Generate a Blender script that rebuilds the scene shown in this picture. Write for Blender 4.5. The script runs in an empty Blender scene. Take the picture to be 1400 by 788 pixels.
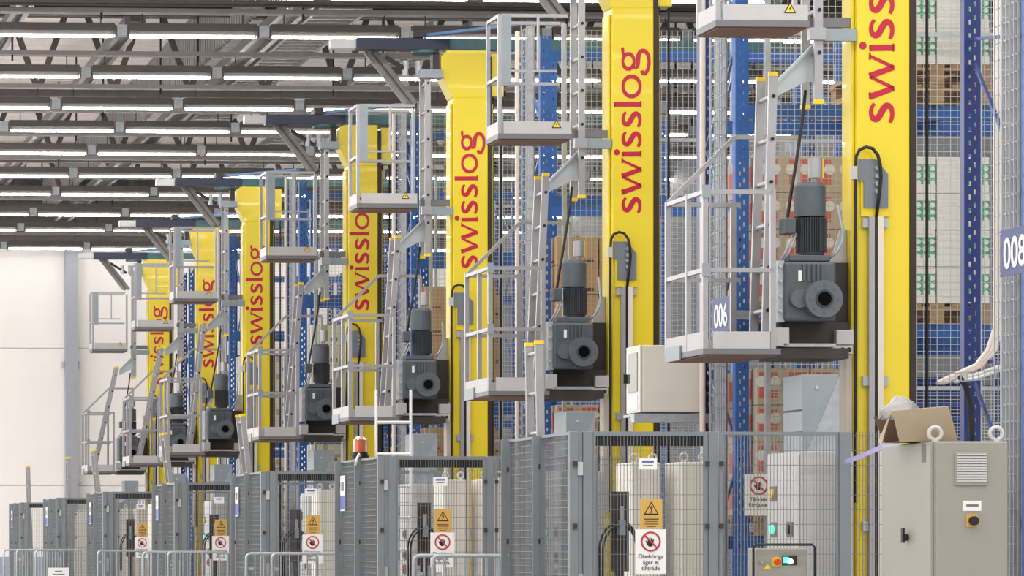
import bpy, math, random
from mathutils import Vector
random.seed(7)
S = bpy.context.scene
COL = S.collection

# ------------------------------------------------------------------ camera, world, exposure
F = 4750.0                      # focal length in pixels of the 1400 px wide frame
CX, CY = -149.0, 744.0          # principal point (shift lens)
TH = math.atan(0.055)           # yaw to the right of the hall's long axis
EYE = 1.2
cth, sth = math.cos(TH), math.sin(TH)
cam_d = bpy.data.cameras.new('camera')
cam = bpy.data.objects.new('camera', cam_d); COL.objects.link(cam)
cam.location = (0, 0, EYE); cam.rotation_euler = (math.pi / 2, 0, -TH)
cam_d.sensor_fit = 'HORIZONTAL'; cam_d.sensor_width = 36.0
cam_d.lens = F / 1400 * 36
cam_d.shift_x = (700 - CX) / 1400
cam_d.shift_y = (CY - 394) / 1400
cam_d.clip_end = 300
S.camera = cam

w = bpy.data.worlds.new('hall_air'); S.world = w; w.use_nodes = True
w.node_tree.nodes['Background'].inputs[0].default_value = (1.0, 1.0, 1.0, 1)
w.node_tree.nodes['Background'].inputs[1].default_value = 0.78
S.view_settings.view_transform = 'Standard'; S.view_settings.look = 'None'
S.view_settings.gamma = 1; S.view_settings.use_curve_mapping = False
S.view_settings.exposure = 0.46
TUBE = 30.0                     # radiance of the fluorescent tubes
ROWLAMP = 185.0                 # watts of each ceiling lamp row over the near half of the hall
LEFTLAMP = 380.0                # watts of each lamp row going on to the left of the view

def at_d(u, d):                 # hall X, Y of image column u at camera depth d
    t = (u - CX) / F
    return d * (t * cth + sth), d * (cth - t * sth)
def W(u, v, Y):                 # hall point seen at (u, v) on the plane Y
    t = (u - CX) / F
    X = Y * (t * cth + sth) / (cth - t * sth)
    d = X * sth + Y * cth
    return Vector((X, Y, EYE + (CY - v) * d / F))
class Ref:                      # a local frame standing in the hall
    def __init__(s, u, d): s.x, s.y = at_d(u, d)
    def p(s, u, v, dy=0.0):
        q = W(u, v, s.y + dy); return Vector((q.x - s.x, dy, q.z))

# ceiling lamp rows over the near half of the hall (the same rows go on in view)
for i in range(9):
    L = bpy.data.lights.new('ceiling_lamp_row', 'AREA'); L.shape = 'RECTANGLE'
    L.size = 16; L.size_y = 0.25; L.energy = ROWLAMP; L.color = (1, .99, .975)
    o = bpy.data.objects.new('ceiling_lamp_row', L); COL.objects.link(o)
    o.location = (5, 9 + 3.2 * i, 7.2)

for i in range(11):             # the rows in view go on to the left as far as the hall does
    L = bpy.data.lights.new('ceiling_lamp_row', 'AREA'); L.shape = 'RECTANGLE'
    L.size = 15; L.size_y = 0.25; L.energy = LEFTLAMP; L.color = (1, .99, .975)
    o = bpy.data.objects.new('ceiling_lamp_row', L); COL.objects.link(o)
    o.location = (-6, 38.4 + 3.2 * i, 7.2)

# ------------------------------------------------------------------ materials
def lin(c):
    return tuple((x / 255 / 12.92) if x / 255 <= .04045 else ((x / 255 + .055) / 1.055) ** 2.4 for x in c)
MATS = {}
def mat(name, rgb, rough=.5, metal=0.0, var=.06, scale=6.0, bump=0.0, spec=.5, coat=0.0, detail=3):
    m = bpy.data.materials.new(name); m.use_nodes = True
    nt = m.node_tree; b = nt.nodes['Principled BSDF']
    c = lin(rgb)
    tc = nt.nodes.new('ShaderNodeTexCoord'); n = nt.nodes.new('ShaderNodeTexNoise')
    n.inputs['Scale'].default_value = scale; n.inputs['Detail'].default_value = detail
    nt.links.new(tc.outputs['Object'], n.inputs['Vector'])
    r = nt.nodes.new('ShaderNodeValToRGB')
    r.color_ramp.elements[0].position = .3; r.color_ramp.elements[1].position = .7
    r.color_ramp.elements[0].color = (*[x * (1 - var) for x in c], 1)
    r.color_ramp.elements[1].color = (*[min(1, x * (1 + var)) for x in c], 1)
    nt.links.new(n.outputs['Fac'], r.inputs['Fac']); nt.links.new(r.outputs['Color'], b.inputs['Base Color'])
    b.inputs['Roughness'].default_value = rough; b.inputs['Metallic'].default_value = metal
    b.inputs['Specular IOR Level'].default_value = spec; b.inputs['Coat Weight'].default_value = coat
    if bump:
        bp = nt.nodes.new('ShaderNodeBump'); bp.inputs['Strength'].default_value = bump
        n2 = nt.nodes.new('ShaderNodeTexNoise'); n2.inputs['Scale'].default_value = scale * 8
        nt.links.new(tc.outputs['Object'], n2.inputs['Vector'])
        nt.links.new(n2.outputs['Fac'], bp.inputs['Height']); nt.links.new(bp.outputs['Normal'], b.inputs['Normal'])
    MATS[name] = m
    return m
def glow(name, rgb, strength):
    m = bpy.data.materials.new(name); m.use_nodes = True
    b = m.node_tree.nodes['Principled BSDF']
    b.inputs['Base Color'].default_value = (*lin(rgb), 1)
    b.inputs['Emission Color'].default_value = (*lin(rgb), 1); b.inputs['Emission Strength'].default_value = strength
    return m
YEL = mat('yellow_paint', (236, 211, 44), .3, var=.03, scale=1.5, coat=.15)
RED = mat('red_lettering', (192, 12, 56), .4, var=.03)
ALU = mat('aluminium', (170, 169, 171), .42, .55, var=.05, scale=9)
GALV = mat('galvanised_steel', (176, 182, 186), .45, .5, var=.12, scale=14)
GREYP = mat('pale_blue_grey_plate', (150, 160, 166), .45, .25, var=.05)
TOE = mat('toe_board_grey', (194, 191, 190), .5, .1, var=.03)
LIP = mat('tray_lip_grey', (122, 122, 125), .5, .4, var=.05)
UNDER = mat('tray_underside_brown', (120, 92, 78), .7, var=.15)
GEAR = mat('gearbox_grey', (86, 93, 99), .45, .15, var=.08, scale=10)
GEARF = mat('gear_flange_grey', (95, 102, 108), .42, .15, var=.06, scale=10)
GEARD = mat('cooling_fin_dark', (58, 62, 66), .55, .1, var=.08)
BLACK = mat('black_rubber', (24, 23, 24), .5, var=.1)
DARK = mat('dark_brown_steel', (66, 60, 58), .55, .3, var=.15)
BRONZE = mat('dark_guide_strip', (60, 48, 40), .5, .3, var=.15)
CAP = mat('yellow_cap', (250, 214, 40), .45, var=.04)
FENCE = mat('fence_grey', (132, 138, 142), .5, .2, var=.04)
WIRE = mat('fence_wire_grey', (124, 127, 130), .5, .3, var=.04)
MESHW = mat('rack_mesh_wire', (196, 200, 202), .45, .3, var=.04)
BEIGE = mat('cabinet_beige', (160, 157, 147), .45, var=.02, scale=3)
BEIGEL = mat('cabinet_light_beige', (224, 219, 208), .45, var=.02, scale=3)
GREYD = mat('gland_plate_grey', (120, 127, 134), .5, .2, var=.05)
PLATEL = mat('gusset_pale_plate', (192, 200, 202), .42, .25, var=.04)
WALLG = mat('wall_side_grey', (120, 122, 126), .7, var=.05, scale=.5)
BORE = mat('hub_bore_black', (8, 8, 8), .9, var=.1, spec=.1)
PALE = mat('cabinet_pale_grey', (206, 206, 206), .45, var=.03, scale=3)
CREAM = mat('cream_plastic', (226, 214, 200), .5, var=.03)
WHITE = mat('white_paint', (240, 238, 236), .4, var=.02)
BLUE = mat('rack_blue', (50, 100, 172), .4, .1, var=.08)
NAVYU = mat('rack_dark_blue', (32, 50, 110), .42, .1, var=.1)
NAVY = mat('rail_navy', (30, 37, 62), .35, .2, var=.1)
TEAL = mat('wheel_teal_rail_reflection', (62, 98, 100), .4, .2, var=.1)  # teal of the guide wheel; on the rail a reflection put into the colour
SIGNB = mat('sign_blue', (62, 76, 128), .5, var=.02)
STEELB = mat('brace_steel_blue', (96, 128, 172), .35, .5, var=.08)
WOOD = mat('pallet_wood', (176, 146, 112), .8, var=.18, scale=12, bump=.2)
CARD = mat('carton_brown', (196, 162, 128), .75, var=.06, scale=5)
CARDL = mat('carton_pale_brown', (200, 184, 164), .75, var=.05, scale=5)
CARDW = mat('carton_white', (236, 234, 228), .6, var=.03)
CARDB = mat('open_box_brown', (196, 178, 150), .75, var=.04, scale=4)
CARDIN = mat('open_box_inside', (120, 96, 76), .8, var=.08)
INK = mat('print_ink_brown', (104, 78, 60), .7, var=.1)
REDP = mat('print_red', (214, 116, 98), .6, var=.1)
WALL = mat('wall_panel_warm_white', (248, 243, 240), .7, var=.012, scale=1.2, bump=.03)
DADO = mat('wall_dado_blue_grey', (160, 168, 184), .6, var=.03)
COLM = mat('column_grey', (166, 170, 180), .5, var=.03)
FLOOR = mat('floor_concrete', (186, 184, 182), .35, var=.08, scale=.6)
DECK = mat('roof_deck_white', (238, 230, 226), .7, var=.03)
TRUSS = mat('truss_brown_grey', (84, 76, 72), .6, .2, var=.12)
TRAY = mat('cable_tray_zinc', (146, 141, 138), .5, .3, var=.08)
HOUS = mat('luminaire_housing', (104, 98, 94), .4, .2, var=.05)
RIB = mat('ribbed_bulkhead', (150, 146, 146), .6, .2, var=.06)
LILAC = mat('strap_lilac', (168, 160, 214), .6, var=.05)
OCHRE = mat('sign_ochre', (214, 172, 88), .6, var=.03)
PAPER = mat('sign_white', (246, 244, 242), .5, var=.01)
SRED = mat('sign_red', (190, 62, 66), .5, var=.02)
SBLK = mat('sign_black', (34, 30, 30), .5, var=.02)
SGREY = mat('sign_grey_text', (120, 112, 112), .6, var=.02)
SBLUE = mat('label_blue', (96, 104, 180), .6, var=.02)
YSTK = mat('sticker_yellow', (250, 214, 60), .5, var=.02)
GRNB = glow('green_button', (70, 210, 170), 1.5)
LIT = glow('lit_button', (190, 255, 230), 5)
REDB = mat('red_button', (214, 70, 50), .4, var=.02)
TUBEM = glow('fluorescent_tube', (255, 253, 249), TUBE)
def glass(name, rgb, rough, tr):
    m = bpy.data.materials.new(name); m.use_nodes = True; b = m.node_tree.nodes['Principled BSDF']
    b.inputs['Base Color'].default_value = (*lin(rgb), 1); b.inputs['Roughness'].default_value = rough
    b.inputs['Transmission Weight'].default_value = tr
    return m
AMBER = glass('beacon_amber', (226, 120, 80), .15, .6)
FILM = glass('clear_film', (235, 235, 235), .25, .7)
PANE = glass('window_pane_dark', (120, 122, 120), .1, .25)
def dots_mat():
    m = mat('carton_green_dots', (236, 234, 228), .6, var=.02)
    nt = m.node_tree; b = nt.nodes['Principled BSDF']
    tc = nt.nodes.new('ShaderNodeTexCoord'); sx = nt.nodes.new('ShaderNodeSeparateXYZ')
    nt.links.new(tc.outputs['Object'], sx.inputs[0])
    def M(op, a, bb=None, c=None):
        n = nt.nodes.new('ShaderNodeMath'); n.operation = op
        for i, q in enumerate((a, bb, c)):
            if q is None: continue
            if isinstance(q, (int, float)): n.inputs[i].default_value = q
            else: nt.links.new(q, n.inputs[i])
        return n.outputs[0]
    p = .052
    fx = M('SUBTRACT', M('FRACT', M('DIVIDE', M('ADD', sx.outputs[0], M('MULTIPLY', sx.outputs[1], 1.0)), p)), .5)
    fz = M('SUBTRACT', M('FRACT', M('DIVIDE', sx.outputs[2], p)), .5)
    r = M('SQRT', M('ADD', M('MULTIPLY', fx, fx), M('MULTIPLY', fz, fz)))
    out = M('GREATER_THAN', r, .36)
    band = M('LESS_THAN', M('ABSOLUTE', M('SUBTRACT', sx.outputs[2], .14)), .075)
    half = M('GREATER_THAN', sx.outputs[0], .02)
    fac = M('MULTIPLY', M('MULTIPLY', out, band), half)
    mx = nt.nodes.new('ShaderNodeMixRGB'); nt.links.new(fac, mx.inputs[0])
    mx.inputs[1].default_value = (*lin((238, 236, 230)), 1); mx.inputs[2].default_value = (*lin((84, 168, 134)), 1)
    nt.links.new(mx.outputs[0], b.inputs['Base Color'])
    return m
CARDG = dots_mat()

# ------------------------------------------------------------------ mesh building
class MB:
    def __init__(s): s.v, s.f, s.sm = [], [], []
    def face(s, idx, sm=False): s.f.append(idx); s.sm.append(sm)
    def box(s, x0, x1, y0, y1, z0, z1):
        if x0 > x1: x0, x1 = x1, x0
        if y0 > y1: y0, y1 = y1, y0
        if z0 > z1: z0, z1 = z1, z0
        b = len(s.v)
        s.v += [(x0,y0,z0),(x1,y0,z0),(x1,y1,z0),(x0,y1,z0),(x0,y0,z1),(x1,y0,z1),(x1,y1,z1),(x0,y1,z1)]
        for q in ((0,3,2,1),(4,5,6,7),(0,1,5,4),(1,2,6,5),(2,3,7,6),(3,0,4,7)): s.face([b+i for i in q])
        return s
    def frame(s, p, q):
        p, q = Vector(p), Vector(q); t = (q - p).normalized()
        up = Vector((0,0,1)) if abs(t.z) < .95 else Vector((0,1,0))
        a = t.cross(up).normalized(); b = a.cross(t).normalized()
        return p, q, a, b
    def bar(s, p, q, w, h):
        p, q, a, b = s.frame(p, q); n = len(s.v)
        for c in (p, q):
            for (i, j) in ((-1,-1),(1,-1),(1,1),(-1,1)): s.v.append(tuple(c + a*(i*w/2) + b*(j*h/2)))
        for k in ((0,1,2,3),(7,6,5,4),(0,4,5,1),(1,5,6,2),(2,6,7,3),(3,7,4,0)): s.face([n+i for i in k])
        return s
    def cyl(s, p, q, r, n=14, r2=None, caps=True):
        r2 = r if r2 is None else r2
        p, q, a, b = s.frame(p, q); k = len(s.v)
        for c, rr in ((p, r), (q, r2)):
            for i in range(n):
                t = 2*math.pi*i/n; s.v.append(tuple(c + a*(rr*math.cos(t)) + b*(rr*math.sin(t))))
        for i in range(n):
            j = (i+1) % n; s.face([k+i, k+j, k+n+j, k+n+i], True)
        if caps:
            s.v += s.v[k:k+2*n]; e = k+2*n
            s.face([e+i for i in range(n)][::-1]); s.face([e+n+i for i in range(n)])
        return s
    def tube(s, pts, r, n=8, closed=False):
        pts = [Vector(p) for p in pts]; k = len(s.v); m = len(pts)
        ref = None
        for i, p in enumerate(pts):
            t = ((pts[(i+1) % m] if closed or i < m-1 else p) - (pts[i-1] if closed or i > 0 else p)).normalized()
            if ref is None: ref = Vector((0,1,0)) if abs(t.y) < .9 else Vector((1,0,0))
            a = (ref - t*ref.dot(t)).normalized(); ref = a; b = t.cross(a)
            for j in range(n):
                th = 2*math.pi*j/n; s.v.append(tuple(p + a*(r*math.cos(th)) + b*(r*math.sin(th))))
        for i in range(m if closed else m-1):
            i2 = (i+1) % m
            for j in range(n):
                j2 = (j+1) % n; s.face([k+i*n+j, k+i*n+j2, k+i2*n+j2, k+i2*n+j], True)
        if not closed: s.face([k+j for j in range(n)][::-1]); s.face([k+(m-1)*n+j for j in range(n)])
        return s
    def extrude(s, poly, off):           # poly: 3D points of a planar polygon, off: extrusion vector
        n = len(poly); k = len(s.v); off = Vector(off)
        s.v += [tuple(Vector(p)) for p in poly] + [tuple(Vector(p)+off) for p in poly]
        s.face(list(range(k, k+n))[::-1]); s.face(list(range(k+n, k+2*n)))
        for i in range(n):
            j = (i+1) % n; s.face([k+i, k+j, k+n+j, k+n+i])
        return s
    def xz(s, poly, y0, y1): return s.extrude([(x, y0, z) for x, z in poly], (0, y1-y0, 0))
    def ring(s, c, r0, r1, y0, y1, n=28):   # washer in the xz plane
        k = len(s.v)
        for y in (y0, y1):
            for r in (r0, r1):
                for i in range(n):
                    t = 2*math.pi*i/n; s.v.append((c[0]+r*math.cos(t), y, c[1]+r*math.sin(t)))
        for i in range(n):
            j = (i+1) % n
            s.face([k+i, k+n+i, k+n+j, k+j]); s.face([k+2*n+i, k+2*n+j, k+3*n+j, k+3*n+i])
            s.face([k+n+i, k+3*n+i, k+3*n+j, k+n+j]); s.face([k+i, k+j, k+2*n+j, k+2*n+i])
        return s
    def mesh(s, name):
        me = bpy.data.meshes.new(name); me.from_pydata(s.v, [], s.f)
        me.polygons.foreach_set('use_smooth', s.sm); me.validate(); me.update()
        return me
    def build(s, name, m, parent=None, loc=(0,0,0), bevel=0):
        o = bpy.data.objects.new(name, s.mesh(name)); COL.objects.link(o)
        o.data.materials.append(m); o.location = loc
        if parent: o.parent = parent
        if bevel:
            bm = o.modifiers.new('bevel', 'BEVEL'); bm.width = bevel; bm.segments = 2; bm.limit_method = 'ANGLE'
        return o
def fixn(o):
    import bmesh
    b = bmesh.new(); b.from_mesh(o.data); bmesh.ops.recalc_face_normals(b, faces=b.faces); b.to_mesh(o.data); b.free(); return o
def again(src, name, parent, loc, rot=None):
    o = src.copy(); o.name = name; COL.objects.link(o); o.parent = parent; o.location = loc
    if rot: o.rotation_euler = rot
    return o
def tag(o, label=None, cat=None, group=None, kind=None):
    for k, q in (('label', label), ('category', cat), ('group', group), ('kind', kind)):
        if q: o[k] = q
    return o
def empty(name, loc=(0,0,0)):
    o = bpy.data.objects.new(name, None); COL.objects.link(o); o.location = loc; o.empty_display_size = .2
    return o
KIDS = {}
def children(o): return [c for c in COL.objects if c.parent is o]
def copy_tree(o, parent=None, kids=None):
    if kids is None:
        kids = {}
        for c in COL.objects:
            if c.parent: kids.setdefault(c.parent.name, []).append(c)
    c = o.copy(); COL.objects.link(c); c.parent = parent
    for ch in kids.get(o.name, []): copy_tree(ch, c, kids)
    return c
def B(name, m, parent, *a, bevel=0): return MB().box(*a).build(name, m, parent, bevel=bevel)

def ribbon(mb, pts, wid, y0, y1, n=8):      # smooth stroke of varying width in the xz plane
    P = [Vector(p) for p in pts]
    out, ws = [], []
    for i in range(len(P)-1):
        p0 = P[i-1] if i else P[0]*2 - P[1]; p3 = P[i+2] if i+2 < len(P) else P[-1]*2 - P[-2]
        for k in range(n + (i == len(P)-2)):
            t = k/n; a, b = P[i], P[i+1]
            out.append(.5*((2*a) + (b-p0)*t + (2*p0-5*a+4*b-p3)*t*t + (3*a-p0-3*b+p3)*t**3))
            ws.append(wid[i]*(1-t) + wid[i+1]*t)
    k = len(mb.v); m = len(out)
    for y in (y0, y1):
        for i, p in enumerate(out):
            t = (out[min(i+1, m-1)] - out[max(i-1, 0)]).normalized(); nn = Vector((-t.y, t.x))
            for sgn in (1, -1):
                q = p + nn*(sgn*ws[i]/2); mb.v.append((q.x, y, q.y))
    for i in range(m-1):
        a = k+2*i; c = k+2*m+2*i
        mb.face([a, a+1, a+3, a+2]); mb.face([c, c+2, c+3, c+1])
        mb.face([a, a+2, c+2, c]); mb.face([a+1, c+1, c+3, a+3])
    mb.face([k, k+2*m, k+2*m+1, k+1]); e = k+2*m-2; mb.face([e, e+1, e+1+2*m, e+2*m])

def text_obj(body, size, m, parent, loc, rot=(math.pi/2,0,0), align='CENTER', sx=1.0, bold=0.0):
    cu = bpy.data.curves.new('text', 'FONT'); cu.body = body; cu.size = size; cu.align_x = align; cu.extrude = .001; cu.offset = bold
    t = bpy.data.objects.new('text', cu); COL.objects.link(t)
    me = bpy.data.meshes.new_from_object(t.evaluated_get(bpy.context.evaluated_depsgraph_get()))
    bpy.data.objects.remove(t); bpy.data.curves.remove(cu)
    me.materials.clear(); me.materials.append(m)
    o = bpy.data.objects.new('lettering', me); COL.objects.link(o); o.parent = parent; o.location = loc; o.rotation_euler = rot; o.scale = (sx, 1, 1)
    return o

NEAR = ['nearest', 'second nearest', 'third nearest', 'fourth nearest', 'fifth nearest', 'second farthest', 'farthest']
MASTS = [(1208, 24.21), (865.5, 30.8), (643.5, 37.03), (496.5, 43.64), (352, 51.2), (286, 57.8), (218, 64.3)]
MX = [at_d(u, d) for u, d in MASTS]
DW = 72.0

# ================================================================== THE HALL
def structure(o): o['kind'] = 'structure'; return o
structure(B('floor', FLOOR, None, -14, 24, -4, 76, -.2, 0))
wy = at_d(60, DW)[1]
wall = structure(B('wall_back', WALL, None, -14, 24, wy+.05, wy+.3, 0, 7.35))
px = [-13.9, -8.1, -2.1, 3.9, 7.71, 13.7, 19.7, 23.9]
pz = [0.0, 2.41, 5.25, 7.35]
for i in range(len(px)-1):
    for j in range(3):
        B('wall_panel', WALL, wall, px[i]+.012, px[i+1]-.012, wy, wy+.06, pz[j]+.014, pz[j+1]-.014)
structure(B('baseboard_back', DADO, None, -14, 24, wy-.03, wy-.001, .001, .93))
structure(B('wall_right', WALLG, None, 16, 16.25, 20, wy-.26, .001, 8.79))
structure(B('trim_1', TRUSS, None, -14, 24, wy-.25, wy+.3, 7.36, 8.9))
cxa, cxb = at_d(90, DW-.3)[0], at_d(107, DW-.3)[0]
colo = structure(B('trim_2', COLM, None, cxa, cxb, wy-.25, wy-.04, .001, 7.35))
for q in (cxa-.06, cxb+.01):
    z = EYE + (744-500)*DW/F; B('bracket', GALV, colo, q, q+.05, wy-.2, wy-.04, z-.05, z+.07)
# ribbed roof deck, ribs across the hall
m = MB(); y = 30.0; prof = []
while y < 73:
    prof += [(y, 8.8), (y+.28, 8.8), (y+.31, 8.86), (y+.37, 8.86)]; y += .40
k = len(m.v)
for (yy, zz) in prof: m.v += [(-14, yy, zz), (24, yy, zz)]
for i in range(len(prof)-1): m.face([k+2*i, k+2*i+2, k+2*i+3, k+2*i+1])
structure(m.build('ceiling', DECK))
structure(B('ceiling', DECK, None, -14, 24, -4, 29.9, 8.8, 8.9))
# ribbed bulkhead hanging from the deck along the hall
m = MB(); yy = 38.0
while yy < 72:
    m.box(7.06, 7.10, yy, yy+.14, 7.98, 8.79); m.box(7.10, 7.14, yy+.14, yy+.22, 7.98, 8.79); yy += .22
structure(m.build('trim_3', RIB))

# ---- roof trusses
def truss(y, x0, x1, nth):
    t = empty('roof_truss', ((x0+x1)/2, y, 7.6)); z0, z1 = 0, 1.13; hx = (x1-x0)/2
    B('bottom_chord', TRUSS, t, -hx, hx, -.06, .06, -.07, .05); B('top_chord', TRUSS, t, -hx, hx, -.06, .06, 1.06, 1.17)
    proto = None; p = 1.08; n = int((x1-x0)/p)
    for i in range(n):
        xb = -hx + (i+.5)*p
        for s in (-1, 1):
            if proto is None or len(proto) < 2:
                o = MB().bar((0,0,0), (s*.38,0,1.06), .05, .085).build('diagonal', TRUSS, t, (xb,0,.02))
                proto = (proto or []) + [o]
            else: again(proto[0 if s < 0 else 1], 'diagonal', t, (xb,0,.02))
    tag(t, 'dark steel roof truss with V-shaped diagonals, %s across the hall' % nth, 'truss', 'roof trusses')
for y, nth in ((40.6, 'first'), (49.0, 'second'), (57.4, 'third'), (65.6, 'fourth')): truss(y, 1.0, 15.6, nth)
tag(MB().cyl((0,46.0,8.33), (15.5,46.0,8.33), .11, 14).build('ventilation_pipe', BLACK), 'black round pipe running across under the roof', 'pipe')
tag(MB().cyl((0,39.4,7.42), (15.5,39.4,7.42), .05, 12).build('sprinkler_pipe', TRUSS), 'brown-grey pipe across the top of the view', 'pipe')
# ---- trays and cable ladders running along the hall
def long_ladder(X, z, wd, y0, y1, label, name='cable_ladder', step=.3, mm=TRAY):
    t = empty(name, (X, (y0+y1)/2, z)); h = (y1-y0)/2
    for s in (-1, 1): B('side_rail', mm, t, s*wd/2-.02, s*wd/2+.02, -h, h, -.05, .05)
    y = -h+.1; p = None
    while y < h:
        if p is None: p = B('rung', mm, t, -wd/2, wd/2, -.045, .045, -.03, .0); y0_ = y; p.location = (0, y, 0)
        else: again(p, 'rung', t, (0, y, 0))
        y += step
    tag(t, label, 'cable ladder', 'overhead cable ladders')
long_ladder(7.95, 7.85, .62, 40, 56, 'zinc cable ladder overhead, right of the plain beam', step=.28)
long_ladder(9.6, 7.85, .5, 44, 62, 'zinc cable ladder overhead, farthest right above the cranes', step=.4)
def long_beam(X, z, y0, y1, label, wd=.2):
    t = empty('channel_beam', (X, (y0+y1)/2, z)); h = (y1-y0)/2
    for s in (-1, 1): B('flange', HOUS, t, s*wd/2-.035, s*wd/2+.035, -h, h, -.06, .06)
    B('web', TRUSS, t, -wd/2+.036, wd/2-.036, -h, h, -.01, .05)
    tag(t, label, 'beam', 'channel beams along the hall')
long_beam(7.30, 7.78, 39, 70, 'grey double channel beam overhead running into the depth beside the ladder', .26)
long_beam(5.66, 8.02, 45, 70, 'grey channel beam overhead between the lamp rows in the middle')
long_beam(4.0, 7.9, 39, 47, 'short grey channel beam overhead at the top left corner', .16)

# ---- rows of strip lights
AROW = [748, 694, 638, 595, 564, 533, 502, 477, 449, 428, 403]
SPLIT = [648, 166, 117, 76, 163, 125, 100, 76, 45, 28, 5]
HL = 6.0
def luminaire():
    t = empty('strip_light')
    hb = MB().extrude([(-.76,-.022,.018),(-.76,-.075,.06),(-.76,-.06,.15),(-.76,.06,.15),(-.76,.075,.06),(-.76,.022,.018)], (1.52,0,0))
    fixn(hb.build('housing', HOUS, t))
    MB().cyl((-.74,0,.0), (.74,0,.0), .016, 10).build('tube', TUBEM, t)
    for s in (-1, 1): B('end_plate', HOUS, t, s*.765-.006, s*.765+.006, -.07, .07, -.02, .13)
    for s in (-1, 1): MB().bar((s*.6,0,.15), (s*.6,0,.27), .012, .012).build('hanger', DARK, t)
    return t
WORD = ['first', 'second', 'third', 'fourth', 'fifth', 'sixth', 'seventh', 'eighth', 'ninth', 'tenth', 'eleventh', 'twelfth']
lum = luminaire(); lum_used = False; linkbox = None; lumkids = None
PITCH = 1.69
hang0 = None
for r, a in enumerate(AROW):
    d = F*HL/a; ys = at_d(200, d)[1]; z = EYE+HL
    xs = W(SPLIT[r], 0, ys).x
    x_l, x_r = W(-60, 0, ys).x, W(1060, 0, ys).x
    x = xs + PITCH/2 - PITCH*math.ceil((xs-x_l)/PITCH); n = 0
    xfirst = x
    while x < x_r + .5:
        o = lum if not lum_used else copy_tree(lum); lum_used = True
        o.location = (x, ys, z)
        tag(o, 'fluorescent strip light, %s from the left in the %s ceiling row from the camera' % (WORD[min(n, 11)], WORD[r]), 'ceiling light', 'strip lights of the %s row' % WORD[r])
        n += 1; x += PITCH
    t = empty('lamp_carrier', ((xfirst+x)/2, ys, z)); h = (x-xfirst)/2+.4
    B('carrier_rail', TRAY, t, -h, h, -.05, .05, .28, .33)
    B('cable_tray', TRAY, t, -h, h, .16, .30, .30, .36)
    q = -h+.4-PITCH/2
    i = 0
    while q < h:
        if linkbox is None: linkbox = B('link_box', GALV, t, -.06, .06, -.07, .07, -.0, .13); linkbox.location = (q,0,0)
        else: again(linkbox, 'link_box', t, (q,0,0))
        q += PITCH
    q = -h+.3
    while q < h:
        if hang0 is None: hang0 = B('hanger_rod', BLACK, t, -.012, .012, -.01, .01, .2, 1.55); hang0.location = (q,0,0)
        else: again(hang0, 'hanger_rod', t, (q,0,0))
        q += 2.4
    tag(t, 'zinc lamp carrier and cable tray over the %s lamp row from the camera' % WORD[r], 'cable tray', 'lamp carriers')

# ================================================================== STACKER CRANE (measured on the second nearest)
R6 = Ref(865.5, 30.8)
def c(u, v, dy=0.0): return R6.p(u, v, dy)
def cbox(m, u0, u1, v0, v1, y0, y1):
    a, b = c(u0, v1, y0), c(u1, v0, y0); return m.box(a.x, b.x, y0, y1, a.z, b.z)
def CB(name, mm, parent, u0, u1, v0, v1, y0, y1, bevel=0): return cbox(MB(), u0, u1, v0, v1, y0, y1).build(name, mm, parent, bevel=bevel)

def glyphs(parent):
    q = 30.8/F; mb = MB()
    zb = c(865.5, 292).z
    def pt(t, h): return ((877-865.5-h)*q, zb + t*q)
    def st(pts, wd): ribbon(mb, [pt(*p) for p in pts], [x*q*1.1 for x in wd], -.004, -.001)
    def s_(t0):
        st([(t0+21.5,21.8),(t0+16.5,24.6),(t0+11,25.2),(t0+6,23.4),(t0+4.6,19.6),(t0+8,16.2),(t0+14.5,12.6),(t0+19.2,8.6),(t0+17.6,4.0),(t0+12,2.2),(t0+6,2.6),(t0+1.2,4.6)],
           [3.2,3.8,4.2,5.2,5.8,6.2,6.4,6.0,5.2,4.2,4.0,3.6])
    s_(0)
    for (a, b, wd) in (((28.6,27),(38.2,0),6.2),((38.2,0.5),(50.2,26.5),3.6),((51,27),(60.6,0),6.2),((60.6,.5),(72.6,27),3.6)):
        st([a, b], [wd, wd*.8])
    st([(26.2,26.6),(33.6,26.6)], [1.6,1.6]); st([(68.5,26.6),(76,26.6)], [1.8,1.8])
    st([(81.6,0),(81,27)], [5.8,5.8]); st([(77.6,.8),(86,.8)], [1.6,1.6]); st([(78,26.4),(83.5,26.4)], [1.4,1.4])
    cc = pt(83.6,34.2); mb.ring(cc, .0004, 4.1*q, -.004, -.001, 18)
    s_(90); s_(117.2)
    st([(149.4,0),(149.0,38)], [5.8,5.8]); st([(145.2,.8),(154,.8)], [1.6,1.6]); st([(145.6,37.4),(151,37.4)], [1.4,1.4])
    def ell(tc, hc, rt, rh, w1, w2, n=24):
        pts, wd = [], []
        for i in range(n+1):
            an = 2*math.pi*i/n; pts.append((tc+rt*math.cos(an), hc+rh*math.sin(an))); wd.append(w1+(w2-w1)*abs(math.cos(an)))
        ribbon(mb, [pt(*p) for p in pts], [x*q for x in wd], -.004, -.001, 3)
    ell(173.8, 13.6, 13.6, 11.9, 3.9, 5.6)
    ell(208, 18, 10.2, 7.8, 3.6, 5.4)
    st([(216,24.6),(221,25.6),(227,26.2)], [2.5,3.6,3.6])
    st([(201,11.4),(199.6,8),(201.6,5.4),(208,4.8),(215,4.2),(221.4,1.2),(222.4,-4),(217,-9.2),(207,-10.6),(197.6,-9),(191.8,-5.2),(192.6,-1.6),(195.6,-.6)],
       [4,3.6,4.4,5.4,5.8,5.4,5.2,4.6,4,4.2,4.8,4.6,4.2])
    o = mb.build('lettering', RED, parent); return fixn(o)

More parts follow.
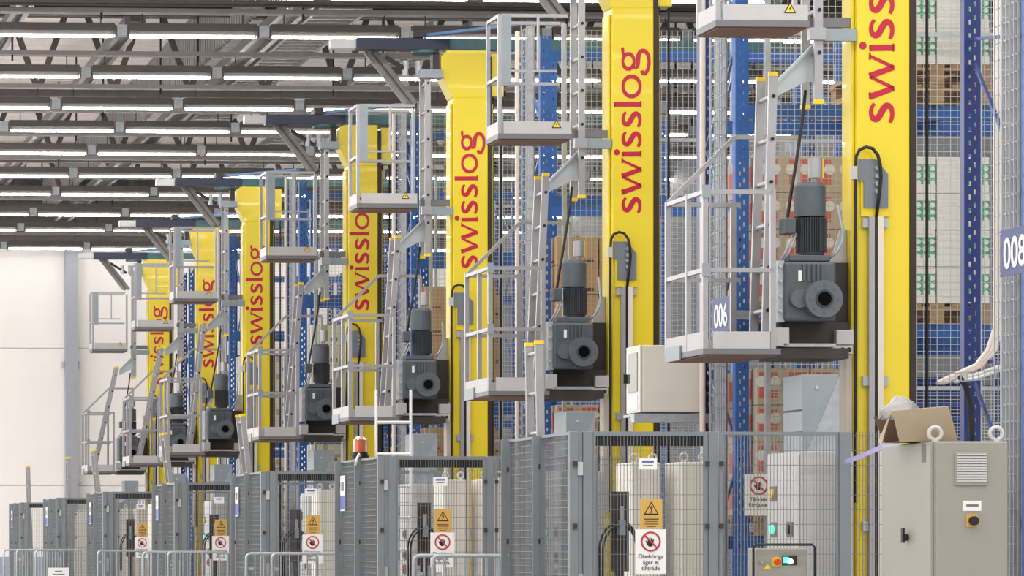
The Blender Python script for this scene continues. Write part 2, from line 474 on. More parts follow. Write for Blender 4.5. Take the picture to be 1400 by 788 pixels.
def make_ladder(t, name, ztop, zbot, xs, y_near, y_far, zoff):
    """stiles as one mesh hung from the top, rungs across in depth"""
    org = Vector((xs, (y_near+y_far)/2, ztop)); hw = (y_far-y_near)/2; L = ztop-zbot
    m = MB()
    for s, dz in ((-1, 0), (1, 0)):
        m.box(-.03, .03, s*hw-.013, s*hw+.013, -L, dz)
    lad = m.build(name, ALU, t, org)
    z = -zoff; p = None
    while z > -L+.05:
        if p is None:
            p = MB().cyl((0,-hw-.016,0), (0,hw+.016,0), .017, 10).build('rung', ALU, lad, (0,0,z))
            pe = MB().cyl((0,-hw-.02,0), (0,-hw-.013,0), .014, 8).build('rung_plug', BLACK, lad, (0.004,0,z))
        else: again(p, 'rung', lad, (0,0,z)); again(pe, 'rung_plug', lad, (.004,0,z))
        z -= .298
    return lad, hw, L
def cap(lad, x, y, z0, z1):
    return B('end_cap', CAP, lad, x-.032, x+.032, y-.016, y+.016, z0, z1)

def make_crane():
    t = empty('stacker_crane', (R6.x, R6.y, 0))
    # mast
    hw = .1875
    mast = B('mast', YEL, t, -hw, hw, 0, .30, .32, 5.96, bevel=.012)
    head = MB(); head.xz([(-.19,5.955),(.185,5.955),(.185,6.466),(-.25,6.466),(-.316,6.40),(-.316,6.21)], .004, .30)
    fixn(head.build('mast_head', YEL, t, bevel=.008))
    B('head_wing', YEL, t, .235, .37, .06, .28, 5.98, 6.44, bevel=.006)
    B('head_slot', BRONZE, t, .186, .234, .03, .28, 5.96, 6.40)
    B('guide_strip', BRONZE, t, .1885, .235, .0, .28, .32, 5.955)
    B('edge_trim', YEL, t, .2365, .255, .06, .2, 2.95, 5.9)
    B('corner_profile', YEL, t, -.212, -.189, .05, .25, .32, 5.9, bevel=.006)
    B('chassis', DARK, t, -.36, 1.5, .02, .28, .06, .319)
    for x in (.275, .365): MB().cyl((x,.16,.32), (x,.16,6.45), .011, 8).build('hoist_rope', BLACK, t)
    glyphs(mast)
    # conduits on the mast front
    for (u0, u1, mm, dy) in ((849.5, 855.5, ALU, -.05), (859, 865.5, CREAM, -.045)):
        a, b = c(u0, 392, dy), c(u1, 392, dy); B('conduit', mm, mast, a.x, b.x, dy, -.001, .4, a.z)
    a = c(857.2, 392, -.03); MB().cyl((a.x,-.03,.4), (a.x,-.03,a.z), .011, 8).build('conduit_cable', BLACK, mast)
    for v in (394, 564, 720):
        CB('conduit_clamp', GALV, mast, 843, 850, v, v+10, -.035, -.0005); CB('conduit_clamp', GALV, mast, 865.8, 870, v, v+10, -.035, -.0005)
    # cable gland plate with looping cable
    pl = MB(); pl.xz([(c(*q).x, c(*q).z) for q in ((837,331),(856,331),(869,347),(869,383),(843,383),(843,354),(837,354))], -.03, -.018)
    plate = fixn(pl.build('gland_plate', GREYD, t))
    CB('backing_plate', YEL, plate, 841, 872, 345, 392, -.016, -.001)
    for v in (340.5, 349, 357, 365.5):
        q = c(857.5, v, -.03); MB().cyl((q.x,-.03,q.z), (q.x,-.055,q.z), .016, 10).build('cable_gland', GALV, plate)
    CB('cable_clip', TOE, plate, 831, 836.5, 338, 352, -.06, -.02)
    pts = [c(834.5, v, -.045) for v in (700, 600, 450, 340)] + [c(835.5,327,-.045), c(839,320.5,-.05), c(846,317.5,-.055), c(853,319,-.06), c(858.5,326,-.065), c(861,336,-.07), c(862,350,-.07), c(860,370,-.06), c(857.5,392,-.035)]
    MB().tube(pts, .012, 8).build('looping_cable', BLACK, t)
    # hoist gear motor
    gy0, gy1 = -.30, .10
    gb = CB('gearbox', GEAR, t, 757, 812, 441, 505, gy0+.06, gy1, bevel=.02)
    q = c(797, 481.5, gy0); MB().cyl((q.x,gy0-.03,q.z), (q.x,gy0+.08,q.z), .130, 30).build('output_flange', GEARF, gb, bevel=.006)
    for an in range(8): a_ = an*math.pi/4; MB().cyl((q.x+.098*math.cos(a_),gy0-.036,q.z+.098*math.sin(a_)), (q.x+.098*math.cos(a_),gy0-.03,q.z+.098*math.sin(a_)), .007, 6).build('flange_bolt', GEARF, gb)
    MB().ring((q.x,q.z), .048, .062, gy0-.038, gy0-.029).build('hub_ring', GEARD, gb)
    MB().cyl((q.x,gy0-.036,q.z), (q.x,gy0-.031,q.z), .049, 20).build('hub_bore', BORE, gb)
    q = c(773.5, 480.5, gy0); MB().cyl((q.x,gy0+.02,q.z), (q.x,gy0+.08,q.z), .066, 22).build('cover_disc', GEARF, gb, bevel=.006)
    for i, u in enumerate((776, 781, 786, 791, 796)): CB('gearbox_rib', GEAR, gb, u, u+2.2, 444, 462, gy0+.045, gy0+.062)
    CB('rating_plate', WHITE, gb, 771, 775, 451, 462, gy0+.055, gy0+.0615)
    CB('motor_flange', GEAR, gb, 762, 806, 434, 440.5, gy0+.08, gy1-.02, bevel=.006)
    q0, q1 = c(786.2, 434, -.10), c(786.2, 394, -.10)
    MB().cyl((q0.x,-.1,q0.z), (q1.x,-.1,q1.z), .088, 20).build('motor_body', GEARD, gb)
    fm = MB()
    for i in range(36):
        an = 2*math.pi*i/36
        p = Vector((q0.x+.098*math.cos(an), -.1+.098*math.sin(an), q0.z+.02)); r = Vector((q1.x+.098*math.cos(an), -.1+.098*math.sin(an), q1.z-.004))
        fm.bar(p, r, .007, .007) if False else fm.cyl(p, r, .0055, 5)
    fins = fm.build('cooling_fins', GEARD, gb); fins['kind'] = 'stuff'
    qa, qb, qc = c(784.8, 393, -.1), c(784.8, 361, -.1), c(784.8, 356.5, -.1)
    fc = MB(); fc.cyl((qa.x,-.1,qa.z), (qb.x,-.1,qb.z), .108, 26); fc.cyl((qb.x,-.1,qb.z), (qc.x,-.1,qc.z), .108, 26, .09)
    fc.build('fan_cover', GEAR, gb)
    CB('junction_box', GEAR, gb, 757, 769, 394, 411, -.2, -.06, bevel=.008)
    qa, qb = c(791, 351, -.1), c(791, 330, -.1)
    MB().cyl((qa.x,-.1,qa.z), (qb.x,-.1,qb.z), .047, 18).build('encoder', ALU, gb)
    MB().cyl((qa.x,-.1,qa.z-.05), (qa.x,-.1,qa.z), .014, 10).build('encoder_shaft', ALU, gb)
    CB('encoder_stripe', CAP, gb, 796.6, 799.6, 330, 351, -.105, -.07)
    # mounting plates and brackets under the motor
    CB('drive_plate', DARK, t, 768, 834, 441.5, 512, .11, .14); CB('drive_plate', DARK, t, 756, 829, 506, 534, .0, .1)
    fl = CB('bolt_flange', GALV, t, 749.5, 756.5, 440, 506, gy0+.1, gy1)
    for v in (446, 462, 478, 494): q = c(752, v, gy0+.1); MB().cyl((q.x,gy0+.085,q.z), (q.x,gy0+.1,q.z), .012, 6).build('bolt', TOE, fl)
    CB('side_bracket', TOE, t, 747.5, 762, 512, 532, -.2, .0, bevel=.005); CB('side_bracket', TOE, t, 814, 833, 514, 530, -.06, .1, bevel=.008)
    sb = CB('sensor_block', TOE, t, 809, 831, 531, 540, -.12, .1, bevel=.004)
    for u in (820, 827): q = c(u, 535.5, -.12); MB().cyl((q.x,-.124,q.z), (q.x,-.119,q.z), .017, 10).build('sensor_eye', BLACK, sb)
    CB('slide_bar', GALV, t, 756, 812, 529, 532.5, -.2, -.16); CB('underframe', DARK, t, 752, 826, 534, 545, -.18, .3)
    g = MB(); g.xz([(c(*q).x, c(*q).z) for q in ((815,442),(833,442),(833,404),(826,404))], .142, .155); fixn(g.build('tapered_plate', TOE, t))
    q = [c(806,437,-.15), c(813,431,-.15), c(819,420,-.14), c(821,408,-.1), c(820,395,.05), c(818,380,.16)]
    MB().tube(q, .011, 8).build('motor_cable', GREYP, t)
    MB().tube([c(782,256,.05), c(778,290,.04), c(771,335,.0), c(765,370,-.02), c(760,402,-.05), c(758,412,-.08)], .012, 8).build('supply_cable', BLACK, t)
    for k in (0, 4): MB().tube([c(765+k,411,-.18), c(762+k,420,-.2), c(757+k,432,-.2), c(752+k,441,-.18)], .008, 6).build('thin_cable', ALU, t)
    CB('cream_guide', CREAM, t, 826, 833, 541, 700, .05, .2)
    # ---- lower service platform
    n, f = -.35, .60
    xl, xr = c(667.5, 0, n).x, c(751, 0, n).x; xp = c(743, 0, n).x
    zt, zm = c(0, 363.5, n).z, c(0, 448, n).z; z0, z1 = c(0, 541, n).z, c(0, 533, n).z; zte = c(0, 514.5, n).z
    pf = B('lower_platform', LIP, t, xl, xr, n, f, z0+.012, z1)
    B('platform_underside', UNDER, pf, xl+.02, xr-.02, n+.02, f-.02, z0, z0+.011)
    B('toe_board', TOE, pf, xl+.07, xp-.02, n+.005, n+.015, z1, zte); B('toe_board', TOE, pf, xl+.002, xl+.012, n+.02, f, z1, zte); B('toe_board', TOE, pf, xl+.03, xr, f-.015, f-.005, z1, zte)
    B('corner_bracket', GREYP, pf, xl-.012, xl-.002, f-.42, f-.05, z0, z1+.05)
    post = B('post', ALU, pf, -.018, .018, -.018, .018, z1, zt+.02); post.location = (xl+.018, n+.018, 0)
    for (x, y) in ((xl+.018, n+.42), (xl+.018, f-.018), (xp, n+.018), (xp, f-.018)): again(post, 'post', pf, (x, y, 0))
    for z in (zt, zm):
        B('rail', ALU, pf, xl+.03, xp, n, n+.03, z-.015, z+.015); B('rail', ALU, pf, xl+.03, xr, f-.03, f, z-.015, z+.015)
        B('rail', ALU, pf, xl+.003, xl+.033, n+.02, f-.02, z-.0151, z+.0151)
        B('corner_plate', GREYP, pf, xl-.008, xl+.05, n-.008, n-.001, z-.045, z+.045)
    a, b, d2 = c(639, 375, f), c(711, 304.5, f), c(779, 305, f)
    dr = MB(); dr.bar(a, b, .03, .03); dr.bar(b, d2, .03, .03); dr.bar(d2, (d2.x, f, zt), .03, .03); dr.build('sloping_handrail', ALU, pf)
    # ---- upper platform
    n, f = -.35, .12
    xl, xr = c(681, 0, n).x, c(782, 0, n).x
    zt, z0, z1, zte = c(0, 15, n).z, c(0, 187, n).z, c(0, 178, n).z, c(0, 161, n).z; zm = c(0, 100, n).z
    pu = B('upper_platform', LIP, t, xl, xr, n, f, z0+.012, z1)
    B('platform_underside', UNDER, pu, xl+.02, xr-.02, n+.02, f-.02, z0, z0+.011)
    B('toe_board', TOE, pu, xl+.05, xr-.01, n+.005, n+.015, z1, zte); B('toe_board', TOE, pu, xl+.002, xl+.012, n+.03, f, z1, zte)
    p2 = B('post', ALU, pu, -.016, .016, -.016, .016, z1, zt); p2.location = (xl+.016, n+.016, 0)
    for (x, y) in ((xl+.016, f-.016), (c(770,0,f).x, f-.016)): again(p2, 'post', pu, (x, y, 0))
    B('thin_post', ALU, pu, c(734.5,0,n).x, c(737.5,0,n).x, n, n+.02, c(0,92,n).z, zt)
    B('side_plate', GREYP, pu, c(686,0,n).x, c(699,0,n).x, n-.002, n+.012, c(0,108,n).z, zt)
    for z in (zt, zm):
        B('rail', ALU, pu, xl+.03, c(776,0,n).x, n+.002, n+.03, z-.014, z+.014) if z == zt else B('rail', ALU, pu, xl+.1, c(762,0,n).x, n, n+.02, c(0,93,n).z, c(0,90,n).z)
        B('rail', ALU, pu, xl+.03, xr, f-.03, f-.002, z-.0141, z+.0141); B('rail', ALU, pu, xl+.003, xl+.03, n+.02, f-.02, z-.0142, z+.0142)
    tri = MB(); q = [c(*p) for p in ((754.5,175,n),(767.5,175,n),(761,163.5,n))]; tri.xz([(p.x,p.z) for p in q], n+.001, n+.0045); st = fixn(tri.build('warning_sticker', SBLK, pu))
    q = [c(*p) for p in ((756.3,174,n),(765.7,174,n),(761,165.5,n))]; fixn(MB().xz([(p.x,p.z) for p in q], n-.001, n+.0008).build('sticker_field', YSTK, pu))
    q = [c(*p) for p in ((761.8,167.5,n),(759.6,170.8,n),(761.2,170.6,n),(760.2,173.5,n),(762.6,169.6,n),(761.2,169.8,n))]; fixn(MB().xz([(p.x,p.z) for p in q], n-.003, n-.0012).build('sticker_bolt', SBLK, pu))
    # ---- ladders
    up, hw2, L = make_ladder(t, 'upper_ladder', 6.25, c(0, 262, .0).z, c(795, 0, .0).x, .0, .28, .14)
    for s in (-1, 1): cap(up, 0, s*hw2, -L-.03, -L)
    lo, hw3, L3 = make_ladder(t, 'lower_ladder', c(0, 237, -.02).z, c(0, 526, -.02).z, c(746, 0, -.02).x, -.02, .26, .14)
    for s in (-1, 1): cap(lo, 0, s*hw3, 0, .03)
    lo.rotation_euler = (0, math.radians(2.6), 0)
    gu = MB(); gu.xz([(c(*q).x, c(*q).z) for q in ((750,246,.1),(750,263,.1),(782,247,.1),(792,247,.1),(792,204,.1))], .10, .112)
    gu.xz([(c(*q).x, c(*q).z) for q in ((750,246,.1),(751,249,.1),(792,207,.1),(792,204,.1))], .06, .10)
    fixn(gu.build('ladder_gusset', PLATEL, t))
    CB('ladder_clamp', GREYP, t, 802, 836, 190, 203, -.012, .03); CB('ladder_clamp', ALU, t, 786, 803, 189, 202, -.04, .03)
    CB('platform_arm', LIP, t, 782, 833, 178, 188, .06, .1)
    # ---- head bracket with guide wheels
    B('head_bracket', GREYP, t, -.55, -.31, -.05, .1, 6.16, 6.25); B('wheel_yoke', DARK, t, -.40, -.33, .03, .17, 6.25, 6.43)
    MB().cyl((-.47,.1,6.435), (-.47,.1,6.465), .15, 22).build('guide_wheel', TEAL, t)
    for k, x in enumerate((-.68, -.54)): MB().cyl((x,.1,6.20), (x,.1,6.36), .035, 10).build('stop_buffer', GALV, t)
    MB().bar((-.60,.1,6.22), (-.90,.1,6.40), .05, .04).build('buffer_strut', BLACK, t)
    return t
crane0 = make_crane()
LEAN = [1.6, 2.6, 3.6, 4.5, 6.5, 11.5, 12.5]
cranes = []
for i, (X, Y) in enumerate(MX):
    o = crane0 if i == 1 else copy_tree(crane0)
    o.location = (X, Y, 0)
    for ch in children(o):
        if ch.name.startswith('lower_ladder'): ch.rotation_euler = (0, math.radians(LEAN[i]), 0)
    tag(o, 'yellow stacker crane with red lettering and grey gear motor, %s in the row' % NEAR[i], 'crane', 'row of yellow stacker cranes')
    cranes.append(o)

# ---- top guide rails (one per aisle, fixed to the racks)
def make_rail():
    t = empty('guide_rail')
    B('rail_beam', NAVY, t, -1.22, -.22, .02, .22, -.06, .06); B('rail_reflect_stretch', TEAL, t, -.22, 3.4, .05, .19, -.055, .058)  # right stretch of the navy rail, its reflection painted on as teal
    B('rail_end', PALE, t, -1.49, -1.221, .05, .19, -.05, .045); B('rail_clip', DARK, t, -.62, -.50, -.01, .24, .062, .14)
    MB().bar((-.5,.1,.09), (.45,-.9,.09), .09, .03).build('diagonal_brace', STEELB, t)
    m = MB(); m.bar((-1.06,.36,-.04), (-.62,.36,-.60), .04, .05); m.bar((-.96,.36,-.04), (-.52,.36,-.60), .04, .05); m.bar((-1.0,.38,-.04), (-.57,.38,-.60), .01, .10)
    m.build('support_strut', TRAY, t)
    return t
rail0 = make_rail(); raily = [None, None] + [EYE + (744-v)*dd/F for v, dd in ((63, 37.03), (165, 43.64), (250, 51.2), (305, 57.8), (349, 64.3))]
for i in range(7):
    o = rail0 if i == 0 else copy_tree(rail0)
    o.location = (MX[i][0], MX[i][1], 6.535)
    tag(o, 'navy overhead guide rail above the %s yellow crane' % NEAR[i], 'rail', 'overhead guide rails')
    cranes[i]  # the crane stands below it

# ================================================================== RACKS
def perforated_upright(h, w=.10, dp=.07):
    m = MB()
    m.box(-w/2, -w*.22, 0, .006, 0, h); m.box(w*.22, w/2, 0, .006, 0, h); m.box(-w*.08, w*.08, 0, .006, 0, h)
    z = 0.0
    while z < h-.05:
        m.box(-w*.22, -w*.08, .0005, .0055, z, z+.05); m.box(w*.08, w*.22, .0005, .0055, z+.03, z+.08); z += .08
    m.box(-w/2, -w/2+.006, .006, dp, 0, h); m.box(w/2-.006, w/2, .006, dp, 0, h)
    z = 0.0
    return m
RH = 5.88
LEV = [1.26, 2.81, 4.41, 5.75]
RX = -.67
def make_rack():
    t = empty('pallet_rack')
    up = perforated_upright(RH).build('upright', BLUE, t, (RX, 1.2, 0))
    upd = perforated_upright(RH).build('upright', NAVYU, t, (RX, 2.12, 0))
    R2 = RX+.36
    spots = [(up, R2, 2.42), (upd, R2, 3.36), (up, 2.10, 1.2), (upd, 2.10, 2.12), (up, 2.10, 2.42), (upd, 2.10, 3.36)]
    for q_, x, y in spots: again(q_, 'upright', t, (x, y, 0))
    bm = B('beam', BLUE, t, RX+.05, 2.05, 0, .045, -.10, 0); bm.location = (0, 1.2, LEV[0])
    b3 = B('beam', BLUE, t, R2+.05, 2.05, 0, .045, -.10, 0); b3.location = (0, 2.42, LEV[0])
    for z in LEV:
        for y in (1.2, 2.15):
            if (z == LEV[0] and y == 1.2) or (z == LEV[3] and y > 1.3): continue
            again(bm, 'beam', t, (0, y, z))
        for y in (2.42, 3.39):
            if (z == LEV[0] and y == 2.42) or z > LEV[1]: continue
            again(b3, 'beam', t, (0, y, z))
    br = MB().bar((0,0,0), (0,.86,.75), .02, .02).build('frame_brace', STEELB, t, (RX, 1.24, .3)); b2 = None
    z = .3; k = 0
    for x in (RX, 2.10):
        for y0 in (1.24, 2.46):
            z = .3; k = 0; x_ = x if x > 0 or y0 < 2 else R2
            while z < RH-.8:
                if not (x == RX and y0 == 1.24 and k == 0):
                    if k % 2 == 0: again(br, 'frame_brace', t, (x_, y0, z))
                    elif b2 is None: b2 = MB().bar((0,.86,0), (0,0,.75), .02, .02).build('frame_brace', STEELB, t, (x_, y0, z))
                    else: again(b2, 'frame_brace', t, (x_, y0, z))
                z += .78; k += 1
    return t
def mesh_panel():
    t = empty('rack_mesh_guard'); y = .98; x0, x1 = RX+.12, 2.2; m = MB(); r = .0017
    x = x0
    while x < x1: m.box(x-r, x+r, y-r, y+r, .3, 5.9); x += .05
    z = 2.35
    while z < 5.9: m.box(x0, x1, y+r, y+3*r, z-r, z+r); z += .05
    z = .3
    while z < 2.35: m.box(x0, x1, y+r, y+3*r, z-r, z+r); z += .025
    wm = m.build('wire_mesh', MESHW, t); wm['kind'] = 'stuff'
    fp = B('mesh_post', GALV, t, -.018, .018, y-.02, y+.025, .0, 5.95); fp.location = (x0, 0, 0)
    for x in (x0+.78, x0+1.56): again(fp, 'mesh_post', t, (x, 0, 0))
    for z in (2.33, 4.9): B('mesh_rail', GALV, t, x0, x1, y-.012, y+.018, z-.015, z+.015)
    return t
RACKX = [q_ - RX for q_ in (7.60, 7.77, 7.86, 7.77, 8.02, 8.34)]
rack0 = make_rack(); guard0 = mesh_panel()
for i in range(6):
    o = rack0 if i == 0 else copy_tree(rack0); o.location = (RACKX[i], MX[i][1], 0)
    tag(o, 'blue perforated steel pallet rack behind the %s yellow crane' % NEAR[i], 'rack', 'pallet racks')
    if i == 5: continue
    g = guard0 if i == 0 else copy_tree(guard0); g.location = (RACKX[i], MX[i][1], 0)
    tag(g, 'tall wire mesh guard on the rack behind the %s yellow crane' % NEAR[i], 'mesh guard', 'rack mesh guards')
# end frame of the rack in front of the row, at the right edge
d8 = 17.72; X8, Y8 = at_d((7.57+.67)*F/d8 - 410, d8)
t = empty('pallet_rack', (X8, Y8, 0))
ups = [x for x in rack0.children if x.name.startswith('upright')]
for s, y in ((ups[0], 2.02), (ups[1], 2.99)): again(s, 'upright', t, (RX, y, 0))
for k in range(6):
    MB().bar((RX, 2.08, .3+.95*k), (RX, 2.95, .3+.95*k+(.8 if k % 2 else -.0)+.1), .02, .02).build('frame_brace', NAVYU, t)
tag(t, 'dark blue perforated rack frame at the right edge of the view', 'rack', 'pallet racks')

# ---- cable risers with aisle signs
def make_riser():
    t = empty('cable_riser')
    m = MB(); r = .003
    for i in range(7): y = i*.06; m.box(-r, r, y-r, y+r, 0, 6)
    z = .1
    while z < 6: m.box(r, 3*r, -.0, .36, z-r, z+r); m.box(-.10, r, -.006, 0, z-r, z+r); z += .10
    for x in (-.1, -.05): m.box(x-r, x+r, -.004, .002, 0, 6)
    o = m.build('wire_basket', GALV, t); o['kind'] = 'stuff'
    for i in range(5): MB().cyl((.03, .05+.06*i, 0), (.03, .05+.06*i, 6), .013, 8).build('riser_cable', ALU, t)
    MB().cyl((-.03, .44, 0), (-.03, .44, 6), .022, 10).build('cream_duct', CREAM, t)
    return t
riser0 = make_riser()
for i in range(5):
    o = riser0 if i == 0 else copy_tree(riser0); o.location = (RACKX[i]+RX-.10, MX[i][1]+1.32, 0)
    tag(o, 'wire basket cable riser beside the rack end behind the %s crane' % NEAR[i], 'cable riser', 'cable risers')
o = copy_tree(riser0); o.location = (X8+RX-.06, Y8+2.12, 0)
bpy.data.objects.remove([q for q in COL.objects if q.parent is o and q.name.startswith('cream_duct')][0])
tag(o, 'wire basket cable riser with cables at the right edge', 'cable riser', 'cable risers')
def aisle_sign(txt, u0, u1, v0, v1, Yc, label):
    # sign plate in the depth plane facing left
    a = W(u1, (v0+v1)/2, Yc); X = a.x
    # far edge depth where the same X appears at u0
    Yf = Yc
    for _ in range(200):
        if W(u0, v0, Yf).x >= X: break
        Yf += .01
    hh = abs(W(u1, v0, Yc).z - W(u1, v1, Yc).z)
    t = empty('aisle_sign', (X, (Yc+Yf)/2, a.z)); h = (Yf-Yc)/2
    B('plate', SIGNB, t, 0, .006, -h, h, -hh/2, hh/2)
    for y in (-h+.02, h-.02):
        for z in (-hh/2+.02, hh/2-.02): MB().cyl((-.003,y,z), (0,y,z), .008, 8).build('screw', GALV, t)
    lt = text_obj(txt, hh*.92, WHITE, t, (-.002, 0, -hh*.33), (math.pi/2, 0, -math.pi/2), sx=(2*h*.86)/(hh*1.60), bold=.004)
    B('mount_bar', GALV, t, .0065, .26, h-.06, h-.03, -.02, .02); B('mount_bar', GALV, t, .0065, .26, -h+.03, -h+.06, -.02, .02); B('mount_cross', GALV, t, .2605, .33, -h, h, -.02, .02)
    tag(t, label, 'sign', 'blue aisle number signs')
    return t
aisle_sign('006', 974, 998, 404, 452, 24.45, 'blue aisle sign reading 006 between the two nearest cranes')
aisle_sign('008', 1368, 1408, 306, 371, 18.75, 'blue aisle sign reading 008 at the right edge')
# cables bending off the right-hand riser into a horizontal basket
xr8, yr8 = X8+RX+.0, Y8+2.72
def P8(u, v, dy=0): return W(u, v, yr8+dy)
t = empty('cable_bundle', P8(1362, 500))
o0 = t.location.copy()
for k in range(3):
    pts = [P8(1361+3*k, 0), P8(1361+3*k, 200), P8(1361+3*k, 380), P8(1360+4*k, 450), P8(1350+5*k, 480), P8(1334+4*k, 500), P8(1312, 510+k*2), P8(1292, 519+k*2), P8(1284, 523)]
    MB().tube([p-o0 for p in pts], .014, 8).build('cream_cable', CREAM, t)
for k in range(2):
    pts = [P8(1396, 440), P8(1394, 470), P8(1382, 490), P8(1362, 503+k*5), P8(1335, 512+k*5), P8(1305, 518+k*4)]
    MB().tube([p-o0 for p in pts], .011, 8).build('white_cable', WHITE, t)
MB().tube([p-o0 for p in (P8(1310,514), P8(1320,528), P8(1326,550), P8(1328,590), P8(1330,640))], .018, 8).build('black_cable', BLACK, t)
tag(t, 'cream cables bending from the riser into a flat wire basket', 'cable bundle')
t = empty('wire_basket', P8(1330, 520)); o0 = t.location.copy(); m = MB()
for dz in (0, .05):
    for dy in (-.12, 0, .12):
        m.bar(P8(1280, 524, dy)-o0+Vector((0,0,dz)), P8(1390, 516, dy)-o0+Vector((0,0,dz)), .006, .006)
for k in range(14):
    u = 1282+k*8; v = 524-8*(u-1280)/110
    m.bar(P8(u, v, -.12)-o0, P8(u, v, .12)-o0, .005, .005); m.bar(P8(u, v, -.12)-o0, P8(u, v, -.12)-o0+Vector((0,0,.05)), .005, .005)
o = m.build('basket_wires', GALV, t); o['kind'] = 'stuff'
tag(t, 'flat galvanised wire basket carrying cables right of the nearest crane', 'cable basket')

# ---- pallets and cartons
def make_pallet():
    t = empty('pallet')
    p = B('top_plank', WOOD, t, -.055, .055, -.6, .6, .122, .144); p.location = (-.34, 0, 0)
    for x in (-.17, 0, .17, .34): again(p, 'top_plank', t, (x, 0, 0))
    s = B('cross_board', WOOD, t, -.4, .4, -.05, .05, .1, .121); s.location = (0, -.55, 0)
    for y in (0, .55): again(s, 'cross_board', t, (0, y, 0))
    k = B('block', WOOD, t, -.05, .05, -.05, .05, .022, .099); k.location = (-.34, -.55, 0)
    for x in (-.34, 0, .34):
        for y in (-.55, 0, .55):
            if (x, y) != (-.34, -.55): again(k, 'block', t, (x, y, 0))
    b = B('bottom_plank', WOOD, t, -.05, .05, -.6, .6, 0, .021); b.location = (-.34, 0, 0)
    for x in (0, .34): again(b, 'bottom_plank', t, (x, 0, 0))
    return t
def make_carton(kind):
    mm = {'red': CARDL, 'brown': CARD, 'white': CARDW, 'green': CARDG, 'crate': NAVYU}[kind]
    t = MB().box(-.1945, .1945, -.1945, .1945, .001, .266).build('carton', mm, bevel=.006)
    if kind in ('brown', 'red'):
        B('tape', WOOD, t, -.03, .03, -.1945, .1945, .2662, .2668)
    if kind == 'brown':
        for x in (-.13, -.09, -.05): B('print_mark', INK, t, x, x+.03, -.1965, -.1947, .03, .05)
        B('print_mark', INK, t, .06, .15, -.1965, -.1947, .03, .06); B('print_mark', INK, t, -.1965, -.1947, -.1, .1, .03, .05)
    if kind == 'red':
        for x in (-.11, .11):
            B('red_print', REDP, t, x-.065, x+.065, -.1965, -.1947, .05, .24)
            for s in (-1, 1): MB().cyl((x+s*.052, -.198, .17), (x+s*.052, -.1966, .17), .04, 16).build('white_roundel', CARDW, t)
        B('side_print', REDP, t, -.1965, -.1947, -.08, .08, .05, .2)
    if kind == 'crate':
        for z in (.05, .13, .21): B('crate_rib', BLUE, t, -.2, .2, -.200, -.1947, z, z+.02)
    if kind == 'white':
        B('tape', CARDL, t, -.03, .03, -.1965, -.1947, .18, .266); B('print_mark', SGREY, t, .06, .15, -.1965, -.1947, .05, .10)
    return t
pal0 = make_pallet(); pal_used = [False]
CART = {k: make_carton(k) for k in ('red', 'brown', 'white', 'green', 'crate')}; cart_used = {k: False for k in CART}
KT = {'red': 'pale carton with red print', 'brown': 'brown cardboard carton', 'white': 'plain white carton', 'green': 'white carton with green dots', 'crate': 'dark blue plastic crate'}
LN = ['lower', 'middle', 'upper', 'top']
SLOT = {0: RX+.06+.42, 1: RX+.06+1.36, 2: RX+.06+2.28}
def LX(i): return RACKX[i]
def put_pallet(i, x, y, z, txt):
    o = pal0 if not pal_used[0] else copy_tree(pal0); pal_used[0] = True
    o.location = (LX(i)+x, MX[i][1]+y, z)
    tag(o, 'wooden pallet %s in the rack behind the %s crane' % (txt, NEAR[i]), 'pallet', 'pallets in the racks')
def load(i, row, lev, slot, kind, tiers=4, extra=0):
    x = SLOT[slot] + (.36 if row else 0); y = 1.72 if row == 0 else 2.95; z = LEV[lev]+.002
    side = 'left' if slot == 0 else 'right'
    rowt = 'front' if row == 0 else 'rear'
    for e in range(extra):
        put_pallet(i, x, y, z, 'empty under another on the %s shelf' % LN[lev]); z += .146
    put_pallet(i, x, y, z, 'on the %s %s shelf%s' % (rowt, LN[lev], '' if slot == 0 else ' right')); z += .146
    kids = {}
    for c_ in COL.objects:
        if c_.parent: kids.setdefault(c_.parent.name, []).append(c_)
    for tr in range(tiers):
        for a in (-1, 1):
            for yy in (-.4, 0.0):
                if a == 1 and yy == 0: continue
                src = CART[kind]
                o = src if not cart_used[kind] else copy_tree(src, None, kids); cart_used[kind] = True
                j = random.uniform(-.002, .002)
                o.location = (LX(i)+x+a*.2+j, MX[i][1]+y+yy+.002, z+tr*.268); o.rotation_euler = (0, 0, random.uniform(-.006, .006))
                tag(o, '%s, %s tier %s, %s %s shelf%s behind the %s crane' % (KT[kind], ['bottom', 'second', 'third', 'fourth'][tr], 'back' if yy == 0 else ('left' if a < 0 else 'right'), rowt, LN[lev], '' if slot == 0 else ' right', NEAR[i]), 'carton',
                    'cartons %s %s shelf %s bay behind the %s crane' % (rowt, LN[lev], side, NEAR[i]))
load(0,0,0,0,'red'); load(0,0,1,0,'red'); load(0,0,1,1,'green'); load(0,0,2,1,'green', 3, 1); load(0,1,1,0,'brown')
load(1,0,1,0,'brown'); load(1,0,0,0,'red'); load(1,1,1,0,'brown'); load(1,1,0,0,'brown')
load(2,0,1,0,'brown'); load(2,0,0,0,'brown'); load(2,1,1,0,'brown'); load(2,1,0,0,'brown')
load(0,1,0,1,'crate'); load(0,1,1,1,'crate', 2); load(0,0,0,1,'crate', 2)
load(3,0,1,0,'white'); load(3,0,0,0,'white'); load(3,1,1,0,'white'); load(4,0,1,0,'white'); load(4,0,0,0,'white')

